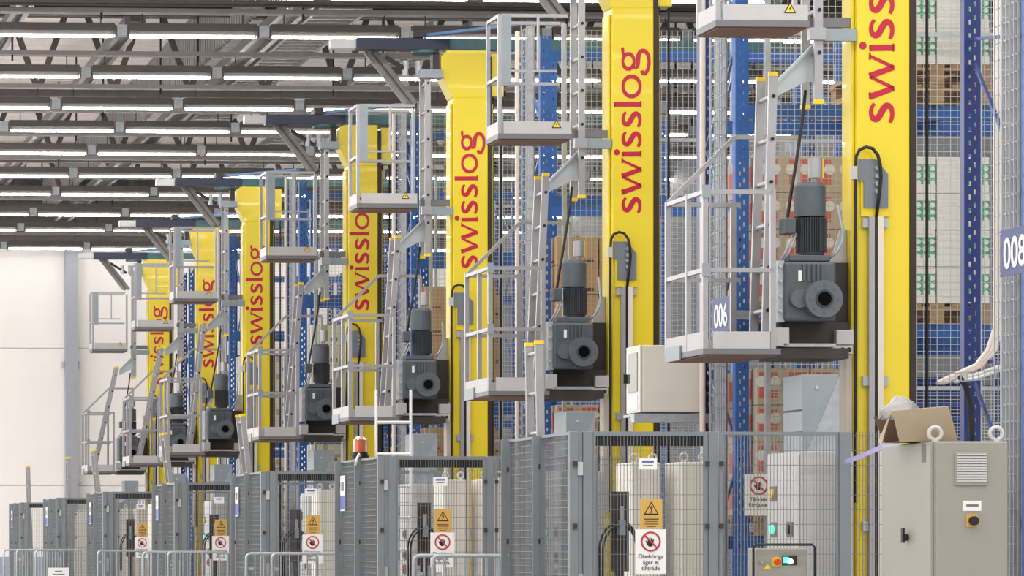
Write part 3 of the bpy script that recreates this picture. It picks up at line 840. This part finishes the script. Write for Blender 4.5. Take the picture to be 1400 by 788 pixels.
# ================================================================== FENCES
RF = Ref(785, 23.3)
FDY = RF.y - MX[0][1]
def wires(m, x0, x1, z0, z1, y, sx=.0225, sz=.1, r=.0018):
    x = x0+sx/2
    while x < x1: m.box(x-r, x+r, y-r, y+r, z0, z1); x += sx
    z = z0+sz/2
    while z < z1: m.box(x0, x1, y+r, y+3*r, z-r, z+r); z += sz
def wires_y(m, y0, y1, z0, z1, x, sy=.0225, sz=.1, r=.0018):
    y = y0+sy/2
    while y < y1: m.box(x-r, x+r, y-r, y+r, z0, z1); y += sy
    z = z0+sz/2
    while z < z1: m.box(x-3*r, x-r, y0, y1, z-r, z+r); z += sz
def make_fence():
    t = empty('mesh_fence'); H = 1.955
    for (x0, x1, y1) in ((-.03, .028, .05), (.062, .128, .05), (.917, .98, .05), (1.81, 1.892, .06)): B('fence_post', FENCE, t, x0, x1, 0, y1, 0, H, bevel=.003)
    lp = B('latch_post', FENCE, t, .030, .058, .01, .04, 0, H)
    B('latch_box', TOE, lp, .022, .058, -.012, .009, 1.66, 1.75); B('latch_box', ALU, lp, .026, .058, -.012, .009, .80, 1.0)
    dr = MB(); dr.box(.131, .912, .012, .036, H-.028, H); dr.box(.888, .912, .012, .036, .05, H-.028); dr.box(.131, .15, .012, .036, .05, H-.028); dr.box(.131, .912, .012, .036, .05, .08)
    door = dr.build('door_frame', FENCE, t)
    m = MB(); wires(m, .15, .888, .08, H-.028, .012); wm = m.build('door_wires', WIRE, door); wm['kind'] = 'stuff'
    B('dark_band', BLACK, door, .152, .886, .024, .034, 1.858, H-.029)
    for (x, z) in ((.89, 1.72), (.89, 1.3), (-.01, 1.72), (-.01, 1.3), (.985, 1.72), (.985, 1.3)): MB().box(x, x+.028, -.018, -.001, z, z+.035).build('hinge', DARK, t)
    pn = MB(); pn.box(.995, 1.015, .012, .036, .05, H); pn.box(1.015, 1.79, .012, .036, H-.02, H); pn.box(1.79, 1.808, .012, .036, .05, H)
    pa = pn.build('panel_frame', FENCE, t)
    m = MB(); wires(m, 1.015, 1.79, .08, H-.02, .012); wires(m, 1.895, 2.12, .08, H, .012); wm = m.build('panel_wires', WIRE, pa); wm['kind'] = 'stuff'
    # side panel into the depth
    sp = MB(); x = -.008
    for y in (.07, .90, .93, 1.84): sp.box(x, x+.03, y, y+.02, .05, H)
    for (a, b) in ((.09, .90), (.95, 1.84)): sp.box(x, x+.03, a, b, H-.02, H); sp.box(x, x+.03, a, b, .05, .07)
    sf = sp.build('side_frame', FENCE, t)
    m = MB(); wires_y(m, .09, .90, .07, H-.02, x+.01, .0225, .05); wires_y(m, .95, 1.84, .07, H-.02, x+.01, .0225, .05); wm = m.build('side_wires', WIRE, sf); wm['kind'] = 'stuff'
    for y in (.915, 1.87): B('fence_post', FENCE, t, -.06, -.0085, y-.0, y+.012, 0, H)
    for y in (.05, .905, 1.84):
        for z in (1.72, 1.2): B('hinge', DARK, sf, -.02, -.0085, y+.004, y+.03, z, z+.035)
    return t
def make_prohibition():
    t = empty('notice_sign')
    B('plate', PAPER, t, -.105, .105, -.003, 0, -.30, 0)
    MB().ring((0,-.083), .056, .068, -.006, -.0031).build('red_ring', SRED, t)
    MB().bar((-.043,-.0075,-.040), (.043,-.0075,-.126), .002, .011).build('red_slash', SRED, t)
    h = MB(); P_ = [(-.022,-.108),(-.03,-.09),(-.036,-.078),(-.03,-.076),(-.02,-.086),(-.022,-.062),(-.016,-.061),(-.012,-.08),(-.009,-.054),(-.003,-.054),(-.001,-.08),(.005,-.056),(.011,-.057),(.01,-.082),(.017,-.066),(.022,-.068),(.018,-.095),(.01,-.115),(-.01,-.118)]
    h.xz(P_, -.0055, -.0031); fixn(h.build('black_hand', SBLK, t))
    for k, s in enumerate(('Obehöriga', 'äger ej', 'tillträde')): text_obj(s, .040, SBLK, t, (0, -.0045, -.195-.040*k))
    return t
def make_voltage():
    t = empty('warning_sign'); B('plate', OCHRE, t, -.075, .075, -.003, 0, 0, .20)
    tri = lambda s, cz: [(-.052*s, cz-.03*s), (.052*s, cz-.03*s), (0, cz+.06*s)]
    fixn(MB().xz(tri(1, .125), -.0045, -.0031).build('black_triangle', SBLK, t)); fixn(MB().xz(tri(.76, .1265), -.006, -.0046).build('ochre_field', OCHRE, t))
    fixn(MB().xz([(.006,.165),(-.014,.135),(.0,.138),(-.006,.108),(-.009,.112),(-.004,.103),(.002,.112),(-.002,.111),(.012,.146),(-.002,.142)], -.0075, -.0061).build('bolt_mark', SBLK, t))
    for k, (a, hgt) in enumerate(((.05, .009), (.042, .005), (.046, .005), (.03, .005))): B('text_line', INK, t, -a, a, -.0045, -.0031, .07-.017*k-hgt, .07-.017*k)
    return t
def make_label():
    t = empty('name_plate'); B('plate', PAPER, t, -.062, .062, -.003, 0, 0, .075); B('blue_text', SBLUE, t, -.04, .04, -.0045, -.0031, .045, .06); B('text_line', SGREY, t, -.034, .034, -.0045, -.0031, .024, .03)
    return t
def make_side_notice():
    t = empty('side_notice'); B('plate', PAPER, t, -.004, 0, -.11, .11, -.16, .16); B('blue_border', SBLUE, t, -.006, -.0041, -.1, .1, -.15, -.02); B('text_block', SGREY, t, -.006, -.0041, -.06, .06, .02, .1)
    return t
fence0, pro0, vol0, lab0, sid0 = make_fence(), make_prohibition(), make_voltage(), make_label(), make_side_notice()
FX = RF.x
for i in range(7):
    yf = MX[i][1] + FDY
    def place(src, name, dx, dy, z):
        o = src if i == 0 or (src is sid0 and i == 1) else copy_tree(src); o.location = (FX+dx, yf+dy, z); return o
    tag(place(fence0, 'f', 0, 0, 0), 'grey wire mesh fence with door in front of the %s crane' % NEAR[i], 'fence', 'mesh fences')
    if i < 5:
        dx = random.uniform(-.01, .03) if i else 0
        tag(place(pro0, 'p', .522+dx, .009, 1.298), 'white no-entry notice with crossed hand on the fence before the %s crane' % NEAR[i], 'sign', 'no-entry notices')
        tag(place(vol0, 'v', .526+dx, .009, 1.30), 'ochre high voltage warning sign on the fence before the %s crane' % NEAR[i], 'sign', 'voltage warning signs')
        tag(place(lab0, 'l', .503+dx, .009, 1.70), 'small white name plate on the fence door before the %s crane' % NEAR[i], 'name plate', 'fence name plates')
    if i > 0:
        tag(place(sid0, 's', -.017, 1.70, 1.66), 'small blue and white notice on the fence side before the %s crane' % NEAR[i], 'sign', 'fence side notices')

t = copy_tree(pro0); X, Y = at_d(1046, 24.98)
for ch in children(t):
    if ch.name.startswith('lettering'): bpy.data.objects.remove(ch)
t.location = (X, RACKX[0]*0 + MX[0][1]+.955, EYE + (744-649)*25.2/F)
for k, q_ in enumerate(('Tillträde', 'förbjudet')): text_obj(q_, .040, SBLK, t, (0, -.0045, -.195-.040*k))
B('sign_bracket', GALV, t, -.1, .1, .0005, .03, -.16, -.13)
tag(t, 'white no-entry notice on the rack guard left of the push button cabinet', 'sign', 'no-entry notices')

# ---- access ladders standing behind the fence corners
def make_access(lean):
    t = empty('access_ladder'); H = 2.62
    m = MB()
    for s in (-1, 1): m.box(-.028, .028, s*.15-.013, s*.15+.013, .0, H)
    st = m.build('stiles', ALU, t)
    for s in (-1, 1): B('end_cap', CAP, st, -.031, .031, s*.15-.018, s*.15+.018, H, H+.028)
    p = MB().cyl((0,-.165,0), (0,.165,0), .016, 10).build('rung', ALU, st, (0,0,.28))
    z = .565
    while z < H-.05: again(p, 'rung', st, (0,0,z)); z += .285
    return t
acc0 = make_access(0); au = False
for i, u, dd, lean in ((0, 730, 24.83, -1.0), (3, 329, 38.3, -7), (3, 224, 44.65, -7), (4, 128, 52.6, -6), (5, 93, 57.9, -1), (6, 38, 64.4, -2)):
    X, Y = at_d(u, dd)
    o = acc0 if not au else copy_tree(acc0); au = True
    Hh = 2.6
    o.rotation_euler = (0, math.radians(lean), 0); o.location = (X - math.sin(math.radians(lean))*Hh, Y, .0)
    tag(o, 'aluminium access ladder with yellow caps behind the fence at image column %d' % u, 'ladder', 'access ladders')
LADL = ['upright aluminium access ladder with yellow caps nearest the camera', 'leaning aluminium ladder with yellow caps left of the fourth nearest crane', 'leaning aluminium ladder with yellow caps left of the fifth nearest crane',
        'leaning aluminium ladder with yellow caps left of the second farthest crane', 'aluminium ladder with yellow cap in front of the grey wall column', 'aluminium ladder with yellow cap, leftmost against the white wall']
k = 0
for o in COL.objects:
    if o.name.startswith('access_ladder') and o.parent is None: o['label'] = LADL[k]; k += 1
# white tube ladder and amber beacon on the second fence
X, Y = at_d(538, 30.9)
t = empty('white_ladder', (X, Y, 0))
m = MB()
for s in (-1, 1): MB().cyl((s*.155,0,0), (s*.155,0,EYE+211*30.9/F), .0125, 10).build('stile', WHITE, t)
p = MB().cyl((-.155,0,0), (.155,0,0), .014, 10).build('rung', WHITE, t, (0,0,.30))
for k in range(1, 8): again(p, 'rung', t, (0,0,.30+.283*k))
tag(t, 'white tubular ladder behind the fence beside the amber beacon', 'ladder')
X, Y = at_d(509.5, 31.2); zb = 1.957
Xs = FX + .007; Y = MX[1][1]+FDY+1.0
q = W(509.5, 615, Y); 
t = empty('warning_beacon', (Xs-.0, Y, zb))
q2 = MB(); q2.cyl((0,0,0), (0,0,.03), .078, 20); q2.cyl((0,0,.03), (0,0,.06), .066, 20); q2.build('base', BLACK, t)
q3 = MB(); q3.cyl((0,0,.06), (0,0,.17), .066, 20, .062); q3.cyl((0,0,.17), (0,0,.20), .062, 20, .035); q3.cyl((0,0,.2), (0,0,.205), .035, 20, .01); q3.build('dome', AMBER, t)
MB().cyl((0,0,.06), (0,0,.13), .028, 12).build('lamp', SRED, t)
MB().tube([(-.02,-.08,.02), (-.03,-.1,.04), (-.05,-.11,.0), (-.06,-.1,-.06)], .011, 6).build('lead', WHITE, t)
tag(t, 'amber rotating warning beacon on top of the second nearest fence', 'beacon')

# ---- cabinets behind the fences
def eyebolt(parent, x, y, z, s=1.0):
    m = MB(); m.tube([(x+.028*s*math.cos(a), y, z+.035*s+.028*s*math.sin(a)) for a in [2*math.pi*i/16 for i in range(16)]], .009*s, 6, True); m.cyl((x,y,z), (x,y,z+.012*s), .016*s, 10)
    return m.build('eye_bolt', PALE, parent)
def make_tallcab():
    t = empty('electrical_cabinet'); B('body', BEIGEL, t, 0, .21, 0, .45, 0, 1.80, bevel=.008)
    B('door', BEIGEL, t, .008, .202, -.016, -.001, .05, 1.79, bevel=.004); eyebolt(t, .03, .05, 1.80); eyebolt(t, .17, .05, 1.80)
    return t
def make_box_on_post():
    # pale control cabinet and galvanised housing on it
    t = empty('control_cabinet'); w_, dp, H = .36, .74, 1.83
    body = B('body', PALE, t, 0, w_, 0, dp, 0, H, bevel=.006)
    B('side_door', PALE, t, -.012, -.001, .02, dp-.03, .1, H-.02, bevel=.004)
    for (y, z, mm) in ((.56, 1.55, YSTK), (.55, 1.30, GRNB), (.20, 1.30, SBLK), (.20, 1.08, SBLK), (.56, 1.08, SBLK), (.24, .93, REDB)):
        B('button_plate', SGREY, t, -.018, -.0125, y-.07, y+.07, z-.05, z+.05)
        MB().cyl((-.035, y, z), (-.0185, y, z), .032, 12).build('button', mm, t)
    return t
def make_housing():
    t = empty('galvanised_housing'); w_, dp, H = .255, .42, .53
    B('body', GREYP, t, 0, w_, 0, dp, 0, H, bevel=.004)
    fixn(MB().xz([(.03, 0), (w_, 0), (w_, H-.02)], -.006, -.0005).build('folded_flap', GALV, t))
    for z in (.13, .28): B('side_groove', DARK, t, -.003, .001, .0, dp, z, z+.012)
    MB().cyl((.1,-.012,.44), (.1,-.0005,.44), .012, 10).build('screw', TOE, t)
    return t
R7 = Ref(*MASTS[0])
tall0, ctl0, hou0 = make_tallcab(), make_box_on_post(), make_housing()
def make_loop():
    t = empty('cable_loop')
    for k in (0, 1):
        r = .13+.02*k; pts = [(-r, 0, -.35)] + [(r*math.cos(a)*(1 if math.cos(a) < 0 else .8), .02*k, r*1.3*math.sin(a)) for a in [math.pi*(1-i/12) for i in range(13)]] + [(r*.8, 0, -.12)]
        MB().tube(pts, .009, 6).build('cable', BLACK, t)
    B('plug', GREYP, t, -.02, .02, -.03, .03, .10, .2); MB().cyl((0,0,.2), (0,0,.3), .016, 8).build('lever', ALU, t); B('bracket_plate', DARK, t, -.06, .06, .035, .05, -.15, .4)
    B('stand', DARK, t, -.03, .03, .052, .09, -1.15, .3)
    return t
loop0 = make_loop()
for i in range(7):
    def place(src, u, v_unused, dd):
        o = src if i == 0 else copy_tree(src)
        x, y = at_d(u, dd); o.location = (x - MX[0][0] + MX[i][0], y - MX[0][1] + MX[i][1], 0); return o
    tag(place(tall0, 864, 0, 25.6), 'beige cabinet with eye bolts behind the fence door before the %s crane' % NEAR[i], 'cabinet', 'beige cabinets behind the fences')
    o = copy_tree(tall0); x, y = at_d(932, 25.4); o.location = (x - MX[0][0] + MX[i][0], y - MX[0][1] + MX[i][1], 0)
    tag(o, 'narrow beige cabinet behind the right door edge of the fence before the %s crane' % NEAR[i], 'cabinet', 'narrow beige cabinets behind the fences')
    tag(place(ctl0, 1095, 0, 23.62), 'pale control cabinet with push buttons left of the %s mast foot' % NEAR[i], 'cabinet', 'control cabinets beside the masts')
    o = place(hou0, 1097, 0, 23.80); o.location.z = 1.832
    tag(o, 'grey sheet metal housing with folded flap left of the %s mast' % NEAR[i], 'housing', 'sheet metal housings')
    o = place(loop0, 850, 0, 23.9); o.location.z = 1.16
    tag(o, 'black cable loop behind the fence door before the %s crane' % NEAR[i], 'cable', 'cable loops behind the fences')

# ---- crowd barriers
def make_barrier():
    t = empty('crowd_barrier'); wd, H = .73, 1.1; r = .05
    def arc(cx, cz, a0): return [(cx+r*math.cos(a0-math.pi/2*i/5), 0, cz+r*math.sin(a0-math.pi/2*i/5)) for i in range(6)]
    pts = [(0,0,.02)] + [(r-r*math.cos(math.pi/2*i/5), 0, H-r+r*math.sin(math.pi/2*i/5)) for i in range(6)] + [(wd-r+r*math.sin(math.pi/2*i/5), 0, H-r+r*math.cos(math.pi/2*i/5)) for i in range(6)] + [(wd,0,.02)]
    MB().tube(pts, .016, 8).build('hoop', GALV, t)
    MB().cyl((0,0,.18), (wd,0,.18), .012, 8).build('lower_rail', GALV, t)
    p = MB().cyl((0,0,.18), (0,0,H), .006, 6).build('bar', GALV, t, (.09,0,0))
    for k in range(1, 7): again(p, 'bar', t, (.09+.09*k, 0, 0))
    for x in (0, wd): MB().bar((x,-.22,.012), (x,.22,.012), .03, .02).build('foot', GALV, t)
    B('hook', GALV, t, .02, .07, -.03, .0, .93, .96)
    return t
bar0 = make_barrier(); bu = False
BAR = [(592, 29.3, 'right half of the nearest pair'), (566, 29.5, 'left half of the nearest pair'), (372, 35.5, 'right half of the pair before the fourth crane fence'), (337, 35.7, 'left half of the pair before the fourth crane fence'),
       (230, 42.1, 'right one of the third pair from the right'), (196, 42.3, 'left one of the third pair from the right'), (134, 49.7, 'before the fence of the fifth crane'),
       (49, 56.3, 'bearing a white sheet near the left edge'), (23, 56.6, 'middle one of the far left three'), (5, 56.9, 'leftmost in view')]
for u, dd, tx in BAR:
    o = bar0 if not bu else copy_tree(bar0); bu = True
    X, Y = at_d(u, dd); o.location = (X, Y, 0)
    tag(o, 'galvanised crowd barrier, ' + tx, 'barrier', 'crowd barriers')
X, Y = at_d(80, 56.2)
t = empty('paper_notice', (X, Y, .70)); B('sheet', PAPER, t, -.17, .17, -.004, 0, -.2, .115); B('border', SGREY, t, -.172, .172, .0005, .004, -.202, .117)
for k, a in enumerate((.06, .1, .12)): B('text_line', SGREY, t, -a, a, -.0055, -.0041, .05-.05*k, .065-.05*k)
tag(t, 'white notice sheet fixed to the crowd barrier at the left', 'notice')

# ================================================================== NEAR RIGHT: beige cabinet, box, strap, panel
dC = 19.0; X, Y = at_d(1277, dC); xr_ = at_d(1380, dC)[0]-X; HC = EYE + (744-603.5)*dC/F
t = empty('electrical_cabinet', (X, Y, 0))
B('body', BEIGE, t, 0, xr_, 0, .80, 0, HC, bevel=.006)
dr = B('front_door', BEIGE, t, .006, xr_-.008, -.018, -.001, .05, HC-.006, bevel=.004); sd = B('side_door', BEIGE, t, -.018, -.001, .006, .79, .05, HC-.006, bevel=.004)
def CX_(u): return at_d(u, dC)[0]-X
def CZ_(v): return EYE + (744-v)*dC/F
x0, x1, z0, z1 = CX_(1304), CX_(1349), CZ_(664), CZ_(619)
vg = B('vent_grille', BEIGE, t, x0, x1, -.03, -.0185, z0, z1, bevel=.003)
sl = B('slat', PALE, vg, x0+.008, x1-.008, -.038, -.030, 0, .0075)
n = 11
for k in range(n):
    zz = z0+.02+(z1-z0-.035)*k/(n-1)
    if k == 0: sl.location = (0,0,zz)
    else: again(sl, 'slat', vg, (0,0,zz))
B('rating_label', PAPER, t, CX_(1315), CX_(1341), -.021, -.0185, CZ_(699), CZ_(685)); B('label_text', SGREY, t, CX_(1320), CX_(1337), -.0225, -.0212, CZ_(693), CZ_(690))
sw = B('switch_plate', OCHRE, t, CX_(1320), CX_(1336), -.024, -.0185, CZ_(721), CZ_(703)); q = (CX_(1329), CZ_(712.5)); MB().cyl((q[0],-.055,q[1]), (q[0],-.0245,q[1]), .025, 16).build('switch_knob', BLACK, sw)
B('handle_grip', BLACK, MB().cyl((0,0,0), (.022,0,0), .02, 10).build('handle', BLACK, sd, (-.041, .36, CZ_(735))), -.012, .0, -.016, .016, -.03, .05)
B('side_label', SGREY, sd, -.0205, -.0185, .08, .14, CZ_(632), CZ_(606))
eyebolt(t, .02, .04, HC, 1.25); eyebolt(t, xr_-.05, .04, HC, 1.25)
tag(t, 'large beige electrical cabinet with vent grille and rotary switch at lower right', 'cabinet')
# open cardboard box lying on it
def Q(u, v, dy): return W(u, v, Y+dy)
t = empty('cardboard_box', (X+.0, Y+.3, HC)); o0 = t.location.copy()
zB = HC+.004
def side(name, mm, pts, off): 
    m = MB(); m.extrude([Vector(p)-o0 for p in pts], off); return fixn(m.build(name, mm, t))
A_, B_, C_, D_ = Q(1230, 604.5, .22), Q(1310, 600.5, .22), Q(1297, 556, .10), Q(1220, 562, .10)
A_.z = max(A_.z, zB); B_.z = max(B_.z, zB)
A_.z = B_.z = zB
side('front_flap', CARDB, (A_, B_, C_, D_), (0, .006, .002))
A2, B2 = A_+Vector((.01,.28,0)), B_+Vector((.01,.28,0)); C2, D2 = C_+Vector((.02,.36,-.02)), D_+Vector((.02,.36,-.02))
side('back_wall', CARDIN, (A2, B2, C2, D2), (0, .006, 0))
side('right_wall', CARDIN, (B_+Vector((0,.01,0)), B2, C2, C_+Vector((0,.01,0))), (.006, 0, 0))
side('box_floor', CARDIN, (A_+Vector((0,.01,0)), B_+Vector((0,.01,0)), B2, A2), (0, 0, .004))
E1, E2 = A_+Vector((-.004,.012,0)), D_+Vector((-.002,.012,0))
L1, L2 = Q(1200, 611, .5), Q(1216, 566, .3); L1.z = zB
side('left_flap', CARDB, (E2, L2, L1+Vector((0,.0,.0)), (E1+L1)/2+Vector((-.02,.04,0))), (.005, .004, 0))
tag(t, 'open brown cardboard box lying on the large beige cabinet', 'cardboard box')
m = MB(); rnd = random.Random(3)
cpt = Q(1231, 556, .30)-o0
G = 7
k0 = 0
for i in range(G+1):
    for j in range(G+1):
        a = math.pi*i/G; b = math.pi*j/G
        r = .085*(1+rnd.uniform(-.22, .22))
        m.v.append((cpt.x + 1.25*r*math.cos(a), cpt.y + r*math.cos(b)*math.sin(a), cpt.z -.07+ 1.35*r*math.sin(b)*math.sin(a)))
for i in range(G):
    for j in range(G): m.face([i*(G+1)+j, (i+1)*(G+1)+j, (i+1)*(G+1)+j+1, i*(G+1)+j+1], True)
fo = m.build('plastic_film', FILM, None, o0); so = fo.modifiers.new('thick', 'SOLIDIFY'); so.thickness = .002
tag(fo, 'crumpled clear plastic film sticking out behind the cardboard box', 'plastic film')
# lilac strap
RFp = lambda u, v, Yy: W(u, v, Yy)
yf = MX[0][1]+FDY
pts = [W(1154, 633, yf-.03), W(1172, 627, yf-.6), W(1195, 617, yf-1.6), W(1222, 607, Y+.75), W(1228, 605, Y+.72)]
pts[3].z = pts[4].z = HC+.016
m = MB(); k = 0
for p in pts: m.v += [tuple(p+Vector((0,.0,.02))), tuple(p+Vector((0,.0,-.012)))]
for i in range(len(pts)-1): m.face([2*i, 2*i+1, 2*i+3, 2*i+2])
so_ = m.build('lilac_strap', LILAC); q = so_.modifiers.new('thick', 'SOLIDIFY'); q.thickness = .003
tag(so_, 'lilac strap stretched from the fence post to the beige cabinet', 'strap')
# small operator panel with black tube guard
dP = 22.0; X, Y = at_d(1032, dP)
def PX(u): return at_d(u, dP)[0]-X
def PZ(v): return EYE+(744-v)*dP/F
t = empty('operator_panel', (X, Y, 0))
B('body', BEIGE, t, 0, PX(1105), 0, .16, .82, PZ(750), bevel=.008); B('stand', FENCE, t, .12, .2, .05, .11, 0, .819); B('foot_plate', FENCE, t, .02, .3, -.05, .2, 0, .012)
q = (PX(1062), PZ(769)); MB().cyl((q[0],-.008,q[1]), (q[0],-.0005,q[1]), .033, 20).build('stop_ring', CAP, t); MB().cyl((q[0],-.045,q[1]), (q[0],-.0085,q[1]), .02, 16).build('stop_button', REDB, t)
B('button_block', SBLK, t, PX(1070), PX(1090), -.01, -.0005, PZ(773), PZ(760)); q = (PX(1080), PZ(768)); MB().cyl((q[0],-.03,q[1]), (q[0],-.0105,q[1]), .016, 12).build('lit_button', LIT, t)
B('button_cap', GRNB, t, PX(1071), PX(1078), -.016, -.0105, PZ(770), PZ(762))
q = (PX(1041), PZ(769)); MB().cyl((q[0],-.015,q[1]), (q[0],-.0005,q[1]), .011, 10).build('key_switch', GALV, t)
fixn(MB().xz([(PX(1045), PZ(778)), (PX(1054), PZ(778)), (PX(1049.5), PZ(771))], -.003, -.0005).build('warning_triangle', YSTK, t))
MB().cyl((PX(1091),-.03,.84), (PX(1091),-.03,.93), .016, 10).build('connector', ALU, t)
pts = [(PX(1026),-.06,.6), (PX(1026),-.06,PZ(749)), (PX(1029),-.06,PZ(745)), (PX(1108),-.06,PZ(745)), (PX(1111.5),-.06,PZ(749)), (PX(1111.5),-.06,.6)]
MB().tube(pts, .008, 8).build('guard_tube', BLACK, t); B('guard_mount', BLACK, t, PX(1026), PX(1111.5), -.068, .1, .6, .615)
tag(t, 'small beige operator panel with red stop button in front of the near fence', 'control panel')
# monitor box on a galvanised arm between the two nearest cranes
dM = 26.0; X, Y = at_d(878, dM)
def MXp(u): return at_d(u, dM)[0]-X
def MZ(v): return EYE+(744-v)*dM/F
t = empty('monitor_box', (X, Y, MZ(564))); zz = MZ(472)-MZ(564)
B('body', BEIGEL, t, 0, MXp(965), 0, .38, 0, zz, bevel=.01)
B('window_frame', BEIGEL, t, -.018, -.001, .0, .38, 0, zz, bevel=.004); B('window_pane', PANE, t, -.024, -.0185, .06, .32, .16, zz-.05); B('lower_flap', WHITE, t, -.022, -.0185, .06, .30, .02, .13); B('latch', BLACK, t, -.05, -.0185, .34, .37, .23, .30)
tag(t, 'beige monitor box with dark window on a galvanised arm between the nearest cranes', 'monitor box')
t = empty('support_console', (X, Y, MZ(578))); zz = MZ(565)-MZ(578)-.004
B('channel', GALV, t, -.06, MXp(1006), .0, .10, 0, zz); B('end_flange', GALV, t, MXp(1006)+.001, MXp(1006)+.012, -.01, .14, -.02, zz+.02); B('support_plate', GALV, t, -.04, .5, .101, .38, zz-.02, zz)
tag(t, 'galvanised channel console carrying the monitor box', 'console')
